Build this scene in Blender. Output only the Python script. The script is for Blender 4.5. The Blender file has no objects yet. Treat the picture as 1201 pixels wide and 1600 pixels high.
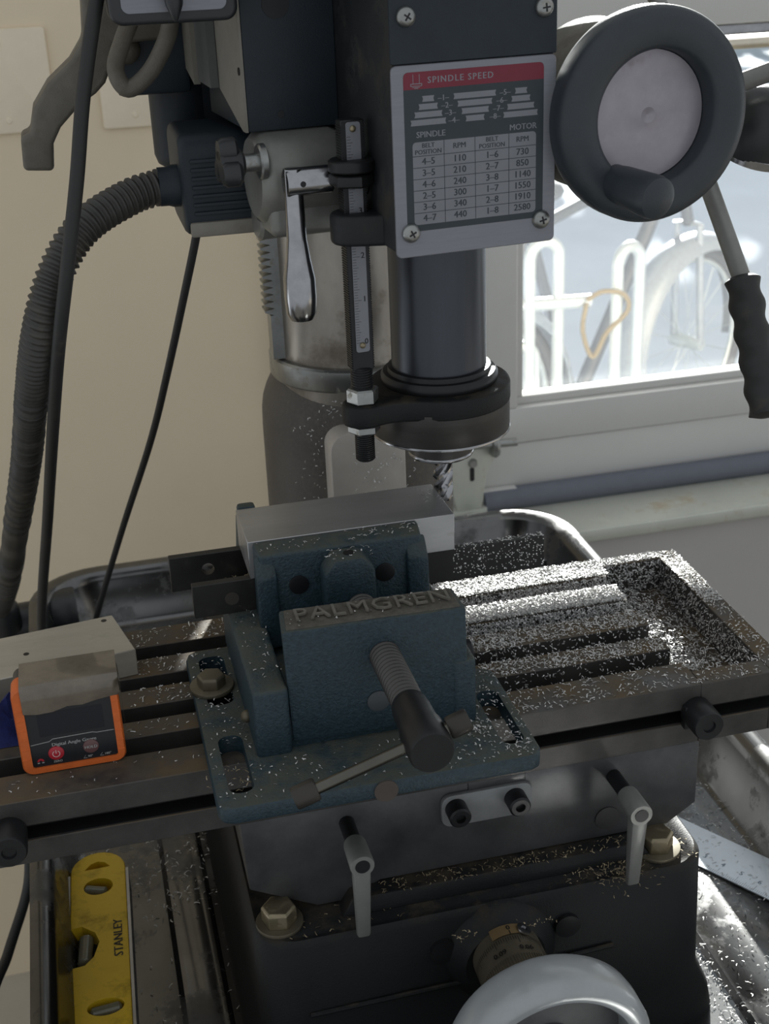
import bpy, bmesh, math, random
from mathutils import Vector, Matrix
random.seed(7)
R = math.radians
SC = bpy.context.scene
COL = SC.collection

# ------------------------------------------------------------------ camera (all positions in mm, scene unit = m)
MM = 0.001
cd = bpy.data.cameras.new('camera'); cam = bpy.data.objects.new('camera', cd); COL.objects.link(cam)
cd.sensor_fit = 'HORIZONTAL'; cd.sensor_width = 36.0; cd.lens = 2077.06 / 1201 * 36
cd.clip_start = 0.02; cd.clip_end = 200
right = Vector((0.97027067, -0.23894906, -0.03844705)); upv = Vector((0.13352415, 0.39600879, 0.90848684))
fwd = Vector((0.2018567, 0.88661174, -0.41614119))
m = Matrix((right, upv, -fwd)).transposed().to_4x4()
m.translation = Vector((63.179, -613.109, 427.505)) * MM
cam.matrix_world = m
cd.dof.use_dof = True; cd.dof.focus_distance = 0.76; cd.dof.aperture_fstop = 26
SC.camera = cam

# ------------------------------------------------------------------ light
SC.view_settings.view_transform = 'Standard'; SC.view_settings.look = 'None'
SC.view_settings.gamma = 1; SC.view_settings.use_curve_mapping = False
SC.view_settings.exposure = 0.0
w = bpy.data.worlds.new('sky'); SC.world = w; w.use_nodes = True
bg = w.node_tree.nodes['Background']
bg.inputs[0].default_value = (0.90, 0.95, 1.0, 1); bg.inputs[1].default_value = 0.60
sd = bpy.data.lights.new('sun', 'SUN'); sd.energy = 26; sd.angle = R(0.6); sd.color = (1.0, 0.95, 0.87)
sun = bpy.data.objects.new('sun', sd); COL.objects.link(sun)
SUN = Vector((-0.42, -1.0, -0.285)).normalized()
sun.rotation_euler = SUN.to_track_quat('-Z', 'Y').to_euler()
sun.location = (3, 4, 3)
try:
    SC.cycles.use_denoising = True
    SC.cycles.max_bounces = 8
except Exception:
    pass

# ------------------------------------------------------------------ materials
MATS = {}
def mat(name, col, rough=0.5, metal=0.0, var=0.12, scale=60, bump=0.0, bscale=600, dust=None, dcol=(0.16, 0.12, 0.07),
        dscale=120, spec=0.5, coat=0.0, stretch=None, dtop=False, alpha=None):
    if name in MATS: return MATS[name]
    mt = bpy.data.materials.new(name); mt.use_nodes = True; nt = mt.node_tree; N = nt.nodes; L = nt.links
    p = N['Principled BSDF']
    p.inputs['Roughness'].default_value = rough; p.inputs['Metallic'].default_value = metal
    p.inputs['Specular IOR Level'].default_value = spec; p.inputs['Coat Weight'].default_value = coat
    tc = N.new('ShaderNodeTexCoord'); src = tc.outputs['Object']
    if stretch:
        mp = N.new('ShaderNodeMapping'); mp.inputs['Scale'].default_value = stretch; L.new(src, mp.inputs['Vector']); src = mp.outputs['Vector']
    nz = N.new('ShaderNodeTexNoise'); nz.inputs['Scale'].default_value = scale; nz.inputs['Detail'].default_value = 6
    nz.inputs['Roughness'].default_value = 0.65
    L.new(src, nz.inputs['Vector'])
    rp = N.new('ShaderNodeValToRGB'); L.new(nz.outputs['Fac'], rp.inputs['Fac'])
    rp.color_ramp.elements[0].position = 0.3; rp.color_ramp.elements[1].position = 0.7
    rp.color_ramp.elements[0].color = tuple(c * (1 - var) for c in col) + (1,)
    rp.color_ramp.elements[1].color = tuple(min(1, c * (1 + var)) for c in col) + (1,)
    out = rp.outputs['Color']
    if dust is not None:
        n2 = N.new('ShaderNodeTexNoise'); n2.inputs['Scale'].default_value = dscale; n2.inputs['Detail'].default_value = 8
        n2.inputs['Roughness'].default_value = 0.7
        L.new(tc.outputs['Object'], n2.inputs['Vector'])
        r2 = N.new('ShaderNodeValToRGB'); L.new(n2.outputs['Fac'], r2.inputs['Fac'])
        r2.color_ramp.elements[0].position = 1 - dust - 0.12; r2.color_ramp.elements[1].position = min(1, 1 - dust + 0.12)
        r2.color_ramp.elements[0].color = (0, 0, 0, 1); r2.color_ramp.elements[1].color = (1, 1, 1, 1)
        fac = r2.outputs['Color']
        if dtop:
            g = N.new('ShaderNodeNewGeometry'); sx = N.new('ShaderNodeSeparateXYZ'); L.new(g.outputs['Normal'], sx.inputs[0])
            mr = N.new('ShaderNodeMapRange'); mr.inputs[1].default_value = 0.3; mr.inputs[2].default_value = 0.9
            L.new(sx.outputs['Z'], mr.inputs[0])
            mu = N.new('ShaderNodeMath'); mu.operation = 'MULTIPLY'; L.new(fac, mu.inputs[0]); L.new(mr.outputs[0], mu.inputs[1]); fac = mu.outputs[0]
        mx = N.new('ShaderNodeMix'); mx.data_type = 'RGBA'; L.new(fac, mx.inputs['Factor']); L.new(out, mx.inputs['A'])
        mx.inputs['B'].default_value = tuple(dcol) + (1,); out = mx.outputs['Result']
        # dust is matt
        ra = N.new('ShaderNodeMapRange'); L.new(fac, ra.inputs[0]); ra.inputs[3].default_value = rough; ra.inputs[4].default_value = 0.9
        L.new(ra.outputs[0], p.inputs['Roughness'])
        if metal:
            rm = N.new('ShaderNodeMapRange'); L.new(fac, rm.inputs[0]); rm.inputs[3].default_value = metal; rm.inputs[4].default_value = 0.0
            L.new(rm.outputs[0], p.inputs['Metallic'])
    L.new(out, p.inputs['Base Color'])
    if bump:
        n3 = N.new('ShaderNodeTexNoise'); n3.inputs['Scale'].default_value = bscale; n3.inputs['Detail'].default_value = 4
        L.new(tc.outputs['Object'], n3.inputs['Vector'])
        b = N.new('ShaderNodeBump'); b.inputs['Strength'].default_value = bump; b.inputs['Distance'].default_value = 0.0006
        L.new(n3.outputs['Fac'], b.inputs['Height']); L.new(b.outputs['Normal'], p.inputs['Normal'])
    MATS[name] = mt
    return mt
def glass_mat(name, tint, gloss, dusty=0.016):
    mt = bpy.data.materials.new(name); mt.use_nodes = True; nt = mt.node_tree; N = nt.nodes; L = nt.links
    for n in list(N): N.remove(n)
    o = N.new('ShaderNodeOutputMaterial'); t = N.new('ShaderNodeBsdfTransparent'); t.inputs[0].default_value = tint
    g = N.new('ShaderNodeBsdfGlossy'); g.inputs['Roughness'].default_value = 0.03
    mx = N.new('ShaderNodeMixShader'); mx.inputs[0].default_value = gloss
    dv = N.new('ShaderNodeBsdfTranslucent'); dv.inputs[0].default_value = (0.9, 0.95, 1.0, 1); m2 = N.new('ShaderNodeMixShader'); m2.inputs[0].default_value = dusty
    L.new(t.outputs[0], m2.inputs[1]); L.new(dv.outputs[0], m2.inputs[2]); t = m2
    L.new(t.outputs[0], mx.inputs[1]); L.new(g.outputs[0], mx.inputs[2]); L.new(mx.outputs[0], o.inputs[0])
    MATS[name] = mt
    return mt

BLACKCAST = mat('black_cast_paint', (0.008, 0.0085, 0.009), 0.55, bump=0.35, bscale=900, spec=0.3, dust=0.42, dcol=(0.055, 0.043, 0.027), dscale=45, dtop=True)
BLACKPAINT = mat('dark_slate_paint', (0.017, 0.024, 0.031), 0.5, spec=0.35, bump=0.25, bscale=1500)
NOSEPAINT = mat('head_paint', (0.011, 0.013, 0.015), 0.5, spec=0.35, bump=0.3, bscale=1200, dust=0.36, dcol=(0.04, 0.034, 0.025), dscale=30)
TABLE = mat('table_iron', (0.060, 0.056, 0.052), 0.45, 0.4, var=0.35, scale=35, bump=0.15, bscale=800, dust=0.52, dcol=(0.105, 0.074, 0.040), dscale=30, dtop=True)
IRON = mat('oiled_iron', (0.075, 0.075, 0.077), 0.42, 0.4, var=0.4, scale=25, bump=0.1, bscale=700, dust=0.33, dcol=(0.045, 0.04, 0.034), dscale=18)
COLUMN = mat('column_steel', (0.33, 0.30, 0.26), 0.32, 0.85, var=0.25, scale=20, dust=0.36, dcol=(0.12, 0.085, 0.05), dscale=14, stretch=(1, 1, .4))
COLCAST = mat('column_casting_paint', (0.085, 0.075, 0.064), 0.5, var=0.2, scale=18, bump=0.3, bscale=700, dust=0.4, dcol=(0.15, 0.13, 0.11), dscale=300)
STEEL = mat('bright_steel', (0.36, 0.36, 0.37), 0.2, 1.0, var=0.15, scale=90)
ZINC = mat('zinc_steel', (0.32, 0.325, 0.315), 0.33, 0.9, var=0.15, scale=80, dust=0.32, dcol=(0.25, 0.2, 0.12))
BRASSY = mat('yellow_zinc_bolt', (0.27, 0.23, 0.15), 0.38, 0.8, var=0.2, scale=60, dust=0.35, dcol=(0.14, 0.11, 0.07))
WASHER = mat('dull_washer', (0.15, 0.13, 0.09), 0.5, 0.6, var=0.2, scale=60)
DARKSTEEL = mat('dark_ground_steel', (0.060, 0.065, 0.075), 0.33, 0.75, var=0.2, scale=30, stretch=(1, 1, .1))
DARKTURN = mat('turned_dark_steel', (0.07, 0.066, 0.062), 0.38, 0.55, var=0.25, scale=40, stretch=(.2, .2, 2), dust=0.28, dcol=(0.12, 0.11, 0.10), dscale=500)
BLACKOX = mat('black_oxide', (0.014, 0.014, 0.015), 0.42, 0.3, var=0.2)
PLASTIC = mat('black_plastic', (0.020, 0.022, 0.024), 0.38, bump=0.12, bscale=1200)
WHEELPL = mat('wheel_plastic', (0.028, 0.035, 0.042), 0.45, bump=0.15, bscale=900)
RUBBER = mat('black_rubber', (0.022, 0.022, 0.021), 0.6, dust=0.3, dcol=(0.07, 0.06, 0.045), dscale=60)
HOSEM = mat('grey_black_hose', (0.045, 0.043, 0.038), 0.5, dust=0.35, dcol=(0.11, 0.095, 0.07), dscale=30)
GREYCAST = mat('grey_cast', (0.13, 0.118, 0.095), 0.55, 0.2, var=0.2, scale=40, bump=0.4, bscale=1200, dust=0.38, dcol=(0.10, 0.08, 0.055), dscale=35)
SILVERCAST = mat('silver_cast', (0.23, 0.23, 0.21), 0.42, 0.4, var=0.15, scale=50, dust=0.3, dcol=(0.16, 0.13, 0.09), dscale=50)
SHEETGREY = mat('grey_sheet', (0.21, 0.195, 0.165), 0.55, 0.1, var=0.1, dust=0.3, dcol=(0.13, 0.11, 0.08), dscale=30)
VISE = mat('blue_vise_paint', (0.0165, 0.0365, 0.048), 0.5, var=0.35, scale=420, bump=0.9, bscale=700, dust=0.56, dcol=(0.060, 0.066, 0.052), dscale=60, dtop=True)
VISETOP = mat('dusty_letters', (0.080, 0.072, 0.058), 0.8, var=0.35, scale=200, bump=0.6, bscale=900)
ALU = mat('milled_aluminium', (0.40, 0.40, 0.40), 0.36, 0.75, var=0.16, scale=18, stretch=(.35, 2, 2), dust=0.28, dcol=(0.30, 0.27, 0.22), dscale=40)
ALUSAW = mat('sawn_aluminium', (0.46, 0.42, 0.35), 0.5, 0.45, var=0.14, scale=25, stretch=(.4, 2, 2), dust=0.3, dcol=(0.34, 0.3, 0.23), dscale=45)
BAR = mat('black_bar', (0.016, 0.015, 0.014), 0.5, 0.2, var=0.3, dust=0.3, dcol=(0.04, 0.035, 0.028))
CHIP = mat('aluminium_chip', (0.58, 0.57, 0.555), 0.36, 0.4, var=0.65, scale=420)
CHIPB = mat('brass_stained_chip', (0.38, 0.31, 0.20), 0.4, 0.4, var=0.6, scale=420)
PLATE = mat('brushed_plate', (0.22, 0.225, 0.25), 0.45, 0.3, var=0.06, scale=60, stretch=(1, 1, 12))
PRINTBLK = mat('print_black', (0.024, 0.034, 0.041), 0.5, var=0.08)
PRINTRED = mat('print_red', (0.17, 0.014, 0.03), 0.5, var=0.06)
PRINTSIL = mat('print_silver', (0.20, 0.205, 0.225), 0.5, 0.2, var=0.05)
PRINTWHT = mat('print_white', (0.6, 0.6, 0.6), 0.6, var=0.03)
DISC = mat('wheel_centre_disc', (0.34, 0.315, 0.345), 0.45, 0.35, var=0.18, scale=25, bump=0.5, bscale=60, dust=0.28, dcol=(0.29, 0.22, 0.22), dscale=28)
LEVERGREY = mat('lever_grey', (0.23, 0.23, 0.215), 0.45, 0.4, var=0.1)
WHEELGREY = mat('handwheel_grey_paint', (0.34, 0.355, 0.36), 0.3, 0.1, var=0.06, coat=0.4)
WHEELIN = mat('handwheel_inner', (0.10, 0.10, 0.10), 0.5, var=0.2)
DIAL = mat('dial_satin', (0.20, 0.17, 0.12), 0.4, 0.7, var=0.2, scale=50)
ORANGE = mat('orange_rubber', (0.62, 0.13, 0.022), 0.5, var=0.12, scale=120, bump=0.2, dust=0.28, dcol=(0.3, 0.09, 0.03))
GFACE = mat('gauge_face', (0.014, 0.015, 0.018), 0.25, var=0.1)
GSCREEN = mat('gauge_screen', (0.009, 0.011, 0.018), 0.12, var=0.1)
TAPE = mat('packing_tape', (0.14, 0.115, 0.085), 0.25, 0.0, var=0.25, scale=60, coat=0.6)
REDBTN = mat('red_button', (0.40, 0.018, 0.03), 0.35, var=0.05)
BLUECLOTH = mat('blue_cloth', (0.012, 0.018, 0.11), 0.8, var=0.35, scale=120, bump=0.5)
YELLOW = mat('level_yellow', (0.70, 0.46, 0.02), 0.45, var=0.1, scale=40, dust=0.36, dcol=(0.22, 0.15, 0.02), dscale=40)
VIAL = mat('vial_smoke', (0.16, 0.15, 0.10), 0.15, var=0.2)
TRAYM = mat('tray_polished_steel', (0.135, 0.135, 0.135), 0.2, 0.95, var=0.3, scale=9, bump=0.05, bscale=250, dust=0.37, dcol=(0.06, 0.056, 0.05), dscale=14)
RULER = mat('steel_rule', (0.62, 0.66, 0.70), 0.3, 0.5, var=0.05)
WALL = mat('wall_beige', (0.76, 0.64, 0.465), 0.85, var=0.04, scale=4, bump=0.15, bscale=120)
WALLGREY = mat('wall_grey', (0.46, 0.44, 0.42), 0.8, var=0.04, scale=4, bump=0.1, bscale=150)
WHITEPL = mat('cover_plate_ivory', (0.79, 0.69, 0.53), 0.5, var=0.03)
FRAME = mat('window_frame_paint', (0.62, 0.61, 0.58), 0.5, var=0.03, scale=8)
LEDGE = mat('galvanised_ledge', (0.55, 0.56, 0.50), 0.42, 0.3, var=0.08, scale=14, dust=0.33, dcol=(0.42, 0.29, 0.15), dscale=16)
ROLLER = mat('shade_roller', (0.17, 0.18, 0.21), 0.85, spec=0.1, var=0.05)
FLOORM = mat('floor_concrete', (0.44, 0.40, 0.33), 0.7, var=0.1, scale=6)
PAVE = mat('pavement', (0.66, 0.72, 0.80), 0.9, var=0.08, scale=1.2, bump=0.1, bscale=60)
GALV = mat('galvanised_tube', (0.50, 0.54, 0.55), 0.35, 0.4, var=0.06)
BIKE = mat('bike_dark', (0.09, 0.10, 0.12), 0.4, var=0.1)
BIKEGREY = mat('bike_fender', (0.36, 0.39, 0.43), 0.35, 0.2, var=0.08)
TYRE = mat('tyre', (0.08, 0.08, 0.09), 0.7, var=0.1)
LOCKY = mat('lock_chain_yellow', (0.22, 0.165, 0.085), 0.5, var=0.1)
LEAF = mat('leaf_green', (0.05, 0.10, 0.03), 0.7, var=0.3, scale=3)
GLASS = glass_mat('window_glass', (0.93, 0.96, 0.98, 1), 0.03)

CAPM = mat('blackened_cap', (0.045, 0.04, 0.034), 0.4, 0.4)
# ------------------------------------------------------------------ mesh builder (mm)
ROOTLOC = {}
def frame_of(axis):
    a = Vector(axis).normalized()
    t = Vector((0, 0, 1)) if abs(a.z) < 0.9 else Vector((1, 0, 0))
    x = t.cross(a).normalized(); y = a.cross(x)
    return x, y, a
class MB:
    def __init__(s): s.bm = bmesh.new()
    def v(s, p): return s.bm.verts.new(Vector(p))
    def face(s, vs):
        try: return s.bm.faces.new(vs)
        except ValueError: return None
    def hexa(s, p):      # 8 points: bottom 4 ccw, top 4 ccw
        v = [s.v(q) for q in p]
        for f in ((3, 2, 1, 0), (4, 5, 6, 7), (0, 1, 5, 4), (1, 2, 6, 5), (2, 3, 7, 6), (3, 0, 4, 7)): s.face([v[i] for i in f])
        return s
    def box(s, x0, x1, y0, y1, z0, z1, T=None):
        P = [(x0, y0, z0), (x1, y0, z0), (x1, y1, z0), (x0, y1, z0), (x0, y0, z1), (x1, y0, z1), (x1, y1, z1), (x0, y1, z1)]
        if T: P = [T(*q) for q in P]
        return s.hexa(P)
    def lathe(s, prof, base, axis, n=32, caps=True, ph=0.0):   # prof: (r, h) list
        x, y, a = frame_of(axis); b = Vector(base); rings = []
        for r, h in prof:
            rings.append([s.v(b + a * h + x * (r * math.cos(ph + 2 * math.pi * k / n)) + y * (r * math.sin(ph + 2 * math.pi * k / n))) for k in range(n)])
        for q in range(len(rings) - 1):
            A, B = rings[q], rings[q + 1]
            for k in range(n): s.face((A[k], A[(k + 1) % n], B[(k + 1) % n], B[k]))
        if caps: s.face(rings[0][::-1]); s.face(rings[-1])
        return s
    def cyl(s, p0, p1, r, r1=None, n=24):
        p0 = Vector(p0); d = Vector(p1) - p0
        return s.lathe([(r, 0), (r if r1 is None else r1, d.length)], p0, d, n)
    def tube(s, path, rad, n=14, caps=True):
        P = [Vector(p) for p in path]; rings = []; prev = None
        for i, p in enumerate(P):
            t = (P[min(i + 1, len(P) - 1)] - P[max(i - 1, 0)]).normalized()
            if prev is None: x, y, _ = frame_of(t)
            else:
                x = (prev - t * prev.dot(t)).normalized(); y = t.cross(x)
            prev = x
            r = rad[i] if isinstance(rad, (list, tuple)) else rad
            rings.append([s.v(p + x * (r * math.cos(2 * math.pi * k / n)) + y * (r * math.sin(2 * math.pi * k / n))) for k in range(n)])
        for A, B in zip(rings, rings[1:]):
            for k in range(n): s.face((A[k], A[(k + 1) % n], B[(k + 1) % n], B[k]))
        if caps: s.face(rings[0][::-1]); s.face(rings[-1])
        return s
    def prism(s, pts, d):     # planar 3D polygon extruded by vector d
        d = Vector(d); P = [Vector(p) for p in pts]
        nrm = sum(((P[i]).cross(P[(i + 1) % len(P)]) for i in range(len(P))), Vector())
        if nrm.dot(d) > 0: P = P[::-1]
        A = [s.v(p) for p in P]; B = [s.v(p + d) for p in P]; n = len(P)
        s.face(A); s.face(B[::-1])
        for k in range(n): s.face((A[(k + 1) % n], A[k], B[k], B[(k + 1) % n]))
        return s
    def loft(s, rings, caps=True):
        V = [[s.v(p) for p in r] for r in rings]; n = len(V[0])
        for A, B in zip(V, V[1:]):
            for k in range(n): s.face((A[k], A[(k + 1) % n], B[(k + 1) % n], B[k]))
        if caps: s.face(V[0][::-1]); s.face(V[-1])
        return s
    def quad(s, a, b, c, d): s.face([s.v(q) for q in (a, b, c, d)]); return s
    def ball(s, c, r, n=16, sc=(1, 1, 1)):
        mt = Matrix.Translation(Vector(c)) @ Matrix.Diagonal((r * sc[0], r * sc[1], r * sc[2], 1))
        bmesh.ops.create_uvsphere(s.bm, u_segments=n, v_segments=max(6, n // 2), radius=1, matrix=mt); return s
    def text(s, txt, o, xd, yd, size, align='CENTER', ext=0.0, space=1.0, font_w=1.0, bold=0.022):
        cu = bpy.data.curves.new('t', 'FONT'); cu.body = txt; cu.size = 1; cu.align_x = align; cu.align_y = 'CENTER'
        cu.space_character = space; cu.resolution_u = 2; cu.offset = 0
        ob = bpy.data.objects.new('t', cu); me = bpy.data.meshes.new_from_object(ob)
        xd = Vector(xd).normalized(); yd = Vector(yd).normalized(); nz = xd.cross(yd); o = Vector(o)
        fs = []
        for dx in ((0,) if ext or not bold else (-bold, bold)):      # two slightly shifted copies give a bold print
            vs = [s.v(o + xd * ((q.co.x + dx) * size * font_w) + yd * (q.co.y * size) + nz * (ext + dx * .01)) for q in me.vertices]
            for p in me.polygons:
                f = s.face([vs[i] for i in p.vertices])
                if f: fs.append(f)
        if ext:
            r = bmesh.ops.extrude_face_region(s.bm, geom=fs)
            bmesh.ops.translate(s.bm, verts=[g for g in r['geom'] if isinstance(g, bmesh.types.BMVert)], vec=nz * (-ext - 0.3))
        bpy.data.meshes.remove(me); bpy.data.objects.remove(ob); bpy.data.curves.remove(cu)
        return s
    def build(s, name, material, parent=None, bevel=0.0, seg=2, smooth=38, root=None, fix=True):
        bm = s.bm
        if fix: bmesh.ops.recalc_face_normals(bm, faces=bm.faces[:])
        if bevel:
            es = [e for e in bm.edges if len(e.link_faces) == 2 and e.calc_face_angle(0) > R(28)]
            bmesh.ops.bevel(bm, geom=es, offset=bevel, segments=seg, profile=0.5, affect='EDGES', clamp_overlap=True)
        loc = Vector((0, 0, 0))
        top = parent
        while top is not None and top.parent is not None: top = top.parent
        if top is not None: loc = ROOTLOC[top.name]
        elif root is not None: loc = Vector(root)
        bmesh.ops.translate(bm, verts=bm.verts[:], vec=-loc)
        bmesh.ops.scale(bm, verts=bm.verts[:], vec=(MM, MM, MM))
        me = bpy.data.meshes.new(name); bm.to_mesh(me); bm.free()
        me.materials.append(material)
        if smooth:
            me.polygons.foreach_set('use_smooth', [True] * len(me.polygons)); me.set_sharp_from_angle(angle=R(smooth))
        o = bpy.data.objects.new(name, me); COL.objects.link(o)
        if parent is not None: o.parent = parent
        else: o.location = loc * MM; ROOTLOC[o.name] = loc
        return o
def thing(name, label, cat, loc, group=None):
    o = bpy.data.objects.new(name, None); COL.objects.link(o); o.location = Vector(loc) * MM
    o.empty_display_size = 0.02; ROOTLOC[o.name] = Vector(loc)
    return tag(o, label, cat, group)
def tag(o, label, cat, group=None, kind=None):
    o['label'] = label; o['category'] = cat
    if group: o['group'] = group
    if kind: o['kind'] = kind
    return o
def struct(o, label=None):
    o['kind'] = 'structure'
    if label: o['label'] = label
    return o
def cut(o, cutters):
    for c in cutters:
        md = o.modifiers.new('cut', 'BOOLEAN'); md.operation = 'DIFFERENCE'; md.object = c; md.solver = 'EXACT'
    bpy.context.view_layer.update()
    dg = bpy.context.evaluated_depsgraph_get()
    me = bpy.data.meshes.new_from_object(o.evaluated_get(dg))
    o.modifiers.clear(); old = o.data; o.data = me; me.name = old.name
    me.polygons.foreach_set('use_smooth', [True] * len(me.polygons)); me.set_sharp_from_angle(angle=R(38))
    for c in cutters:
        d = c.data; bpy.data.objects.remove(c); bpy.data.meshes.remove(d)
def rrect(x0, x1, y0, y1, r, n=6):
    P = []
    for cx, cy, a in ((x1 - r, y1 - r, 0), (x0 + r, y1 - r, 90), (x0 + r, y0 + r, 180), (x1 - r, y0 + r, 270)):
        for k in range(n + 1): P.append((cx + r * math.cos(R(a + 90 * k / n)), cy + r * math.sin(R(a + 90 * k / n))))
    return P
def catmull(P, n=8):
    P = [Vector(p) for p in P]; Q = [2 * P[0] - P[1]] + P + [2 * P[-1] - P[-2]]; out = []
    for i in range(1, len(Q) - 2):
        a, b, c, d = Q[i - 1:i + 3]
        for k in range(n):
            t = k / n
            out.append(0.5 * ((2 * b) + (c - a) * t + (2 * a - 5 * b + 4 * c - d) * t * t + (3 * b - a - 3 * c + d) * t ** 3))
    out.append(P[-1]); return out

# ================================================================== SETTING
YW = 1000
def wall_piece(name, mt, x0, x1, z0, z1, y0=YW, y1=YW + 130):
    return struct(MB().box(x0, x1, y0, y1, z0, z1).build(name, mt))
wb = MB()
wb.box(-1500, 300, YW, YW + 130, -1000, 1500)
wb.box(300, 2400, YW, YW + 130, 1350, 1500)
wb.box(2150, 3400, YW, YW + 130, 300, 1500)
wb.box(2150, 3400, YW, YW + 130, -1000, 300)
wb.build('wall_back', WALL)['kind'] = 'structure'
struct(MB().box(300, 2150, YW, YW + 130, -1000, -330).build('wall_right', WALLGREY))
struct(MB().box(-1500, 3400, -1800, YW, -1060, -1000).build('floor', FLOORM))
struct(MB().box(560, 2300, 862, 998, -1000, -334).build('trim_4', WALLGREY))
# window: frame members, glass
wn = MB().box(300, 2150, 975, 1034, -330, -243).build('window_1', FRAME, bevel=2); struct(wn)
for nm, bx, bv, mt in (('lower_rail', (300, 2150, 972, 1034, -242, -192), 2, FRAME),
                   ('bead', (614, 2150, 985, 1010, -192, -181), 2, FRAME),
                   ('mullion', (562, 612, 972, 1095, -192, 300), 3, FRAME),
                   ('left_stile', (300, 455, 972, 1095, -192, 1350), 3, FRAME),
                   ('left_pane_bead', (345, 562, 985, 1010, -192, -181), 2, FRAME),
                   ('left_bead', (612, 624, 985, 1010, -181, 262), 2, FRAME),
                   ('top_rail', (345, 2150, 972, 1095, 276, 420), 3, FRAME),
                   ('top_track', (612, 2150, 980, 1010, 262, 275), 2, STEEL),
                   ('upper_mullion', (570, 612, 972, 1095, 420, 1350), 3, FRAME),
                   ('upper_right_stile', (2110, 2150, 972, 1095, 420, 1350), 3, FRAME),
                   ('right_stile', (2040, 2150, 972, 1095, -192, 300), 3, FRAME)):
    MB().box(*bx).build(nm, mt, wn, bevel=bv)
MB().box(620, 2045, 1020, 1024, -190, 266).build('pane', GLASS, wn)
MB().box(608, 2115, 1020, 1024, 415, 1352).build('pane', GLASS, wn)
MB().box(340, 574, 1020, 1024, 415, 1352).build('pane', GLASS, wn)
MB().box(340, 566, 1020, 1024, -190, 280).build('pane', GLASS, wn)
MB().box(620, 2045, 1040, 1090, 238, 251).build('wood_strip', mat('tan_wood', (0.45, 0.33, 0.18), 0.6), wn, bevel=1)
struct(MB().cyl((560, 965, -318), (2150, 965, -318), 16, n=20).build('trim_1', ROLLER))
MB().box(470, 608, 960, 974, -334, -302).build('trim_2', FRAME, bevel=1.5)['kind'] = 'structure'
lg = MB().box(430, 2300, 855, 985, -338, -330).build('trim_3', LEDGE, bevel=1.5); struct(lg)
MB().box(430, 2300, 850, 856, -343, -326).build('front_lip', LEDGE, lg, bevel=2)
MB().tube([(430, 972, -322), (2300, 972, -322)], 7, 12).build('rear_bead', LEDGE, lg)
# window latch bracket standing on the ledge
br = thing('latch_bracket', 'pale galvanised latch bracket with a bolt on the window ledge', 'bracket', (535, 945, -330))
MB().prism([(500, 944, -235), (502, 944, -212), (572, 944, -214), (574, 944, -240), (560, 944, -268), (552, 944, -318), (518, 944, -318), (508, 944, -270)], (0, 5, 0)).build('bracket_plate', LEDGE, br, bevel=1)
MB().box(512, 560, 944, 975, -330, -318).build('bracket_foot', LEDGE, br, bevel=1)
MB().cyl((520, 935, -221), (598, 935, -224), 5.5, n=16).build('bolt', ZINC, br)
MB().lathe([(15, -4), (17, 0), (15, 4)], (568, 938, -226), (1, 0, 0), 24).build('bolt_collar', ZINC, br)
MB().lathe([(6.5, 0), (5, 5)], (540, 944, -250), (0, -1, 0), 16).build('screw_head', ZINC, br)
MB().prism([(p[0], 943.2, p[1]) for p in rrect(536, 542, -276, -256, 2.9)], (0, 1, 0)).build('keyhole', BLACKOX, br)
MB().lathe([(9, 0), (9, 6), (6, 9)], (537, 925, -330), (0, 0, 1), 16).build('ledge_screw', ZINC, br)
# wall cover plates
for i, (x0, x1, z0, z1, lab) in enumerate(((-8, 66, 206, 318, 'ivory blank cover plate nearest the left edge of the wall'),
                                           (118, 192, 203, 315, 'ivory blank cover plate half hidden behind the motor bracket'))):
    p = MB().prism([(q[0], YW - 5, q[1]) for q in rrect(x0, x1, z0, z1, 4)], (0, 5, 0)).build('cover_plate', WHITEPL, bevel=1.2, root=((x0 + x1) / 2, YW, z0))
    tag(p, lab, 'wall plate', 'cover plates on the beige wall')
    for zz in (z0 + 14, z1 - 14):
        MB().lathe([(3.5, 0), (2.8, 1)], ((x0 + x1) / 2 - (15 if i == 0 else 0), YW - 5, zz), (0, -1, 0), 12).build('screw', WHITEPL, p)

# ================================================================== OUTSIDE
struct(MB().box(-6000, 30000, 1130, 40000, -1400, -1350).build('ground', PAVE))
def ubow(name, label, cx, cy, wdt, h, ang, lean=0):
    c, s_ = math.cos(R(ang)), math.sin(R(ang)); P = []
    for k in range(-1, 14):
        if k < 0: a, z = -wdt / 2, -1350
        elif k > 12: a, z = wdt / 2, -1350
        else:
            t = math.pi * k / 12; a = -wdt / 2 * math.cos(t); z = -1350 + h - wdt / 2 + wdt / 2 * math.sin(t)
        P.append((cx + a * c, cy + a * s_ + lean * (z + 1350), z))
    return P
rk = thing('bike_rack', 'pale tubular bicycle rack with inverted loops outside the window', 'bike rack', (1420, 2800, -1350))
for cx, wd, h, ang in ((1321, 92, 920, 10), (1572, 92, 882, 25), (1255, 85, 628, 10)):
    MB().tube(ubow('', '', cx, 2800, wd, h, ang), 17, 12).build('loop', GALV, rk)
MB().tube([(1050, 2810, -600), (1458, 2800, -611)], 19, 12).build('cross_bar', GALV, rk)
MB().tube([(1050, 2810, -1300), (1800, 2800, -1300)], 19, 12).build('foot_bar', GALV, rk)
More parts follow.
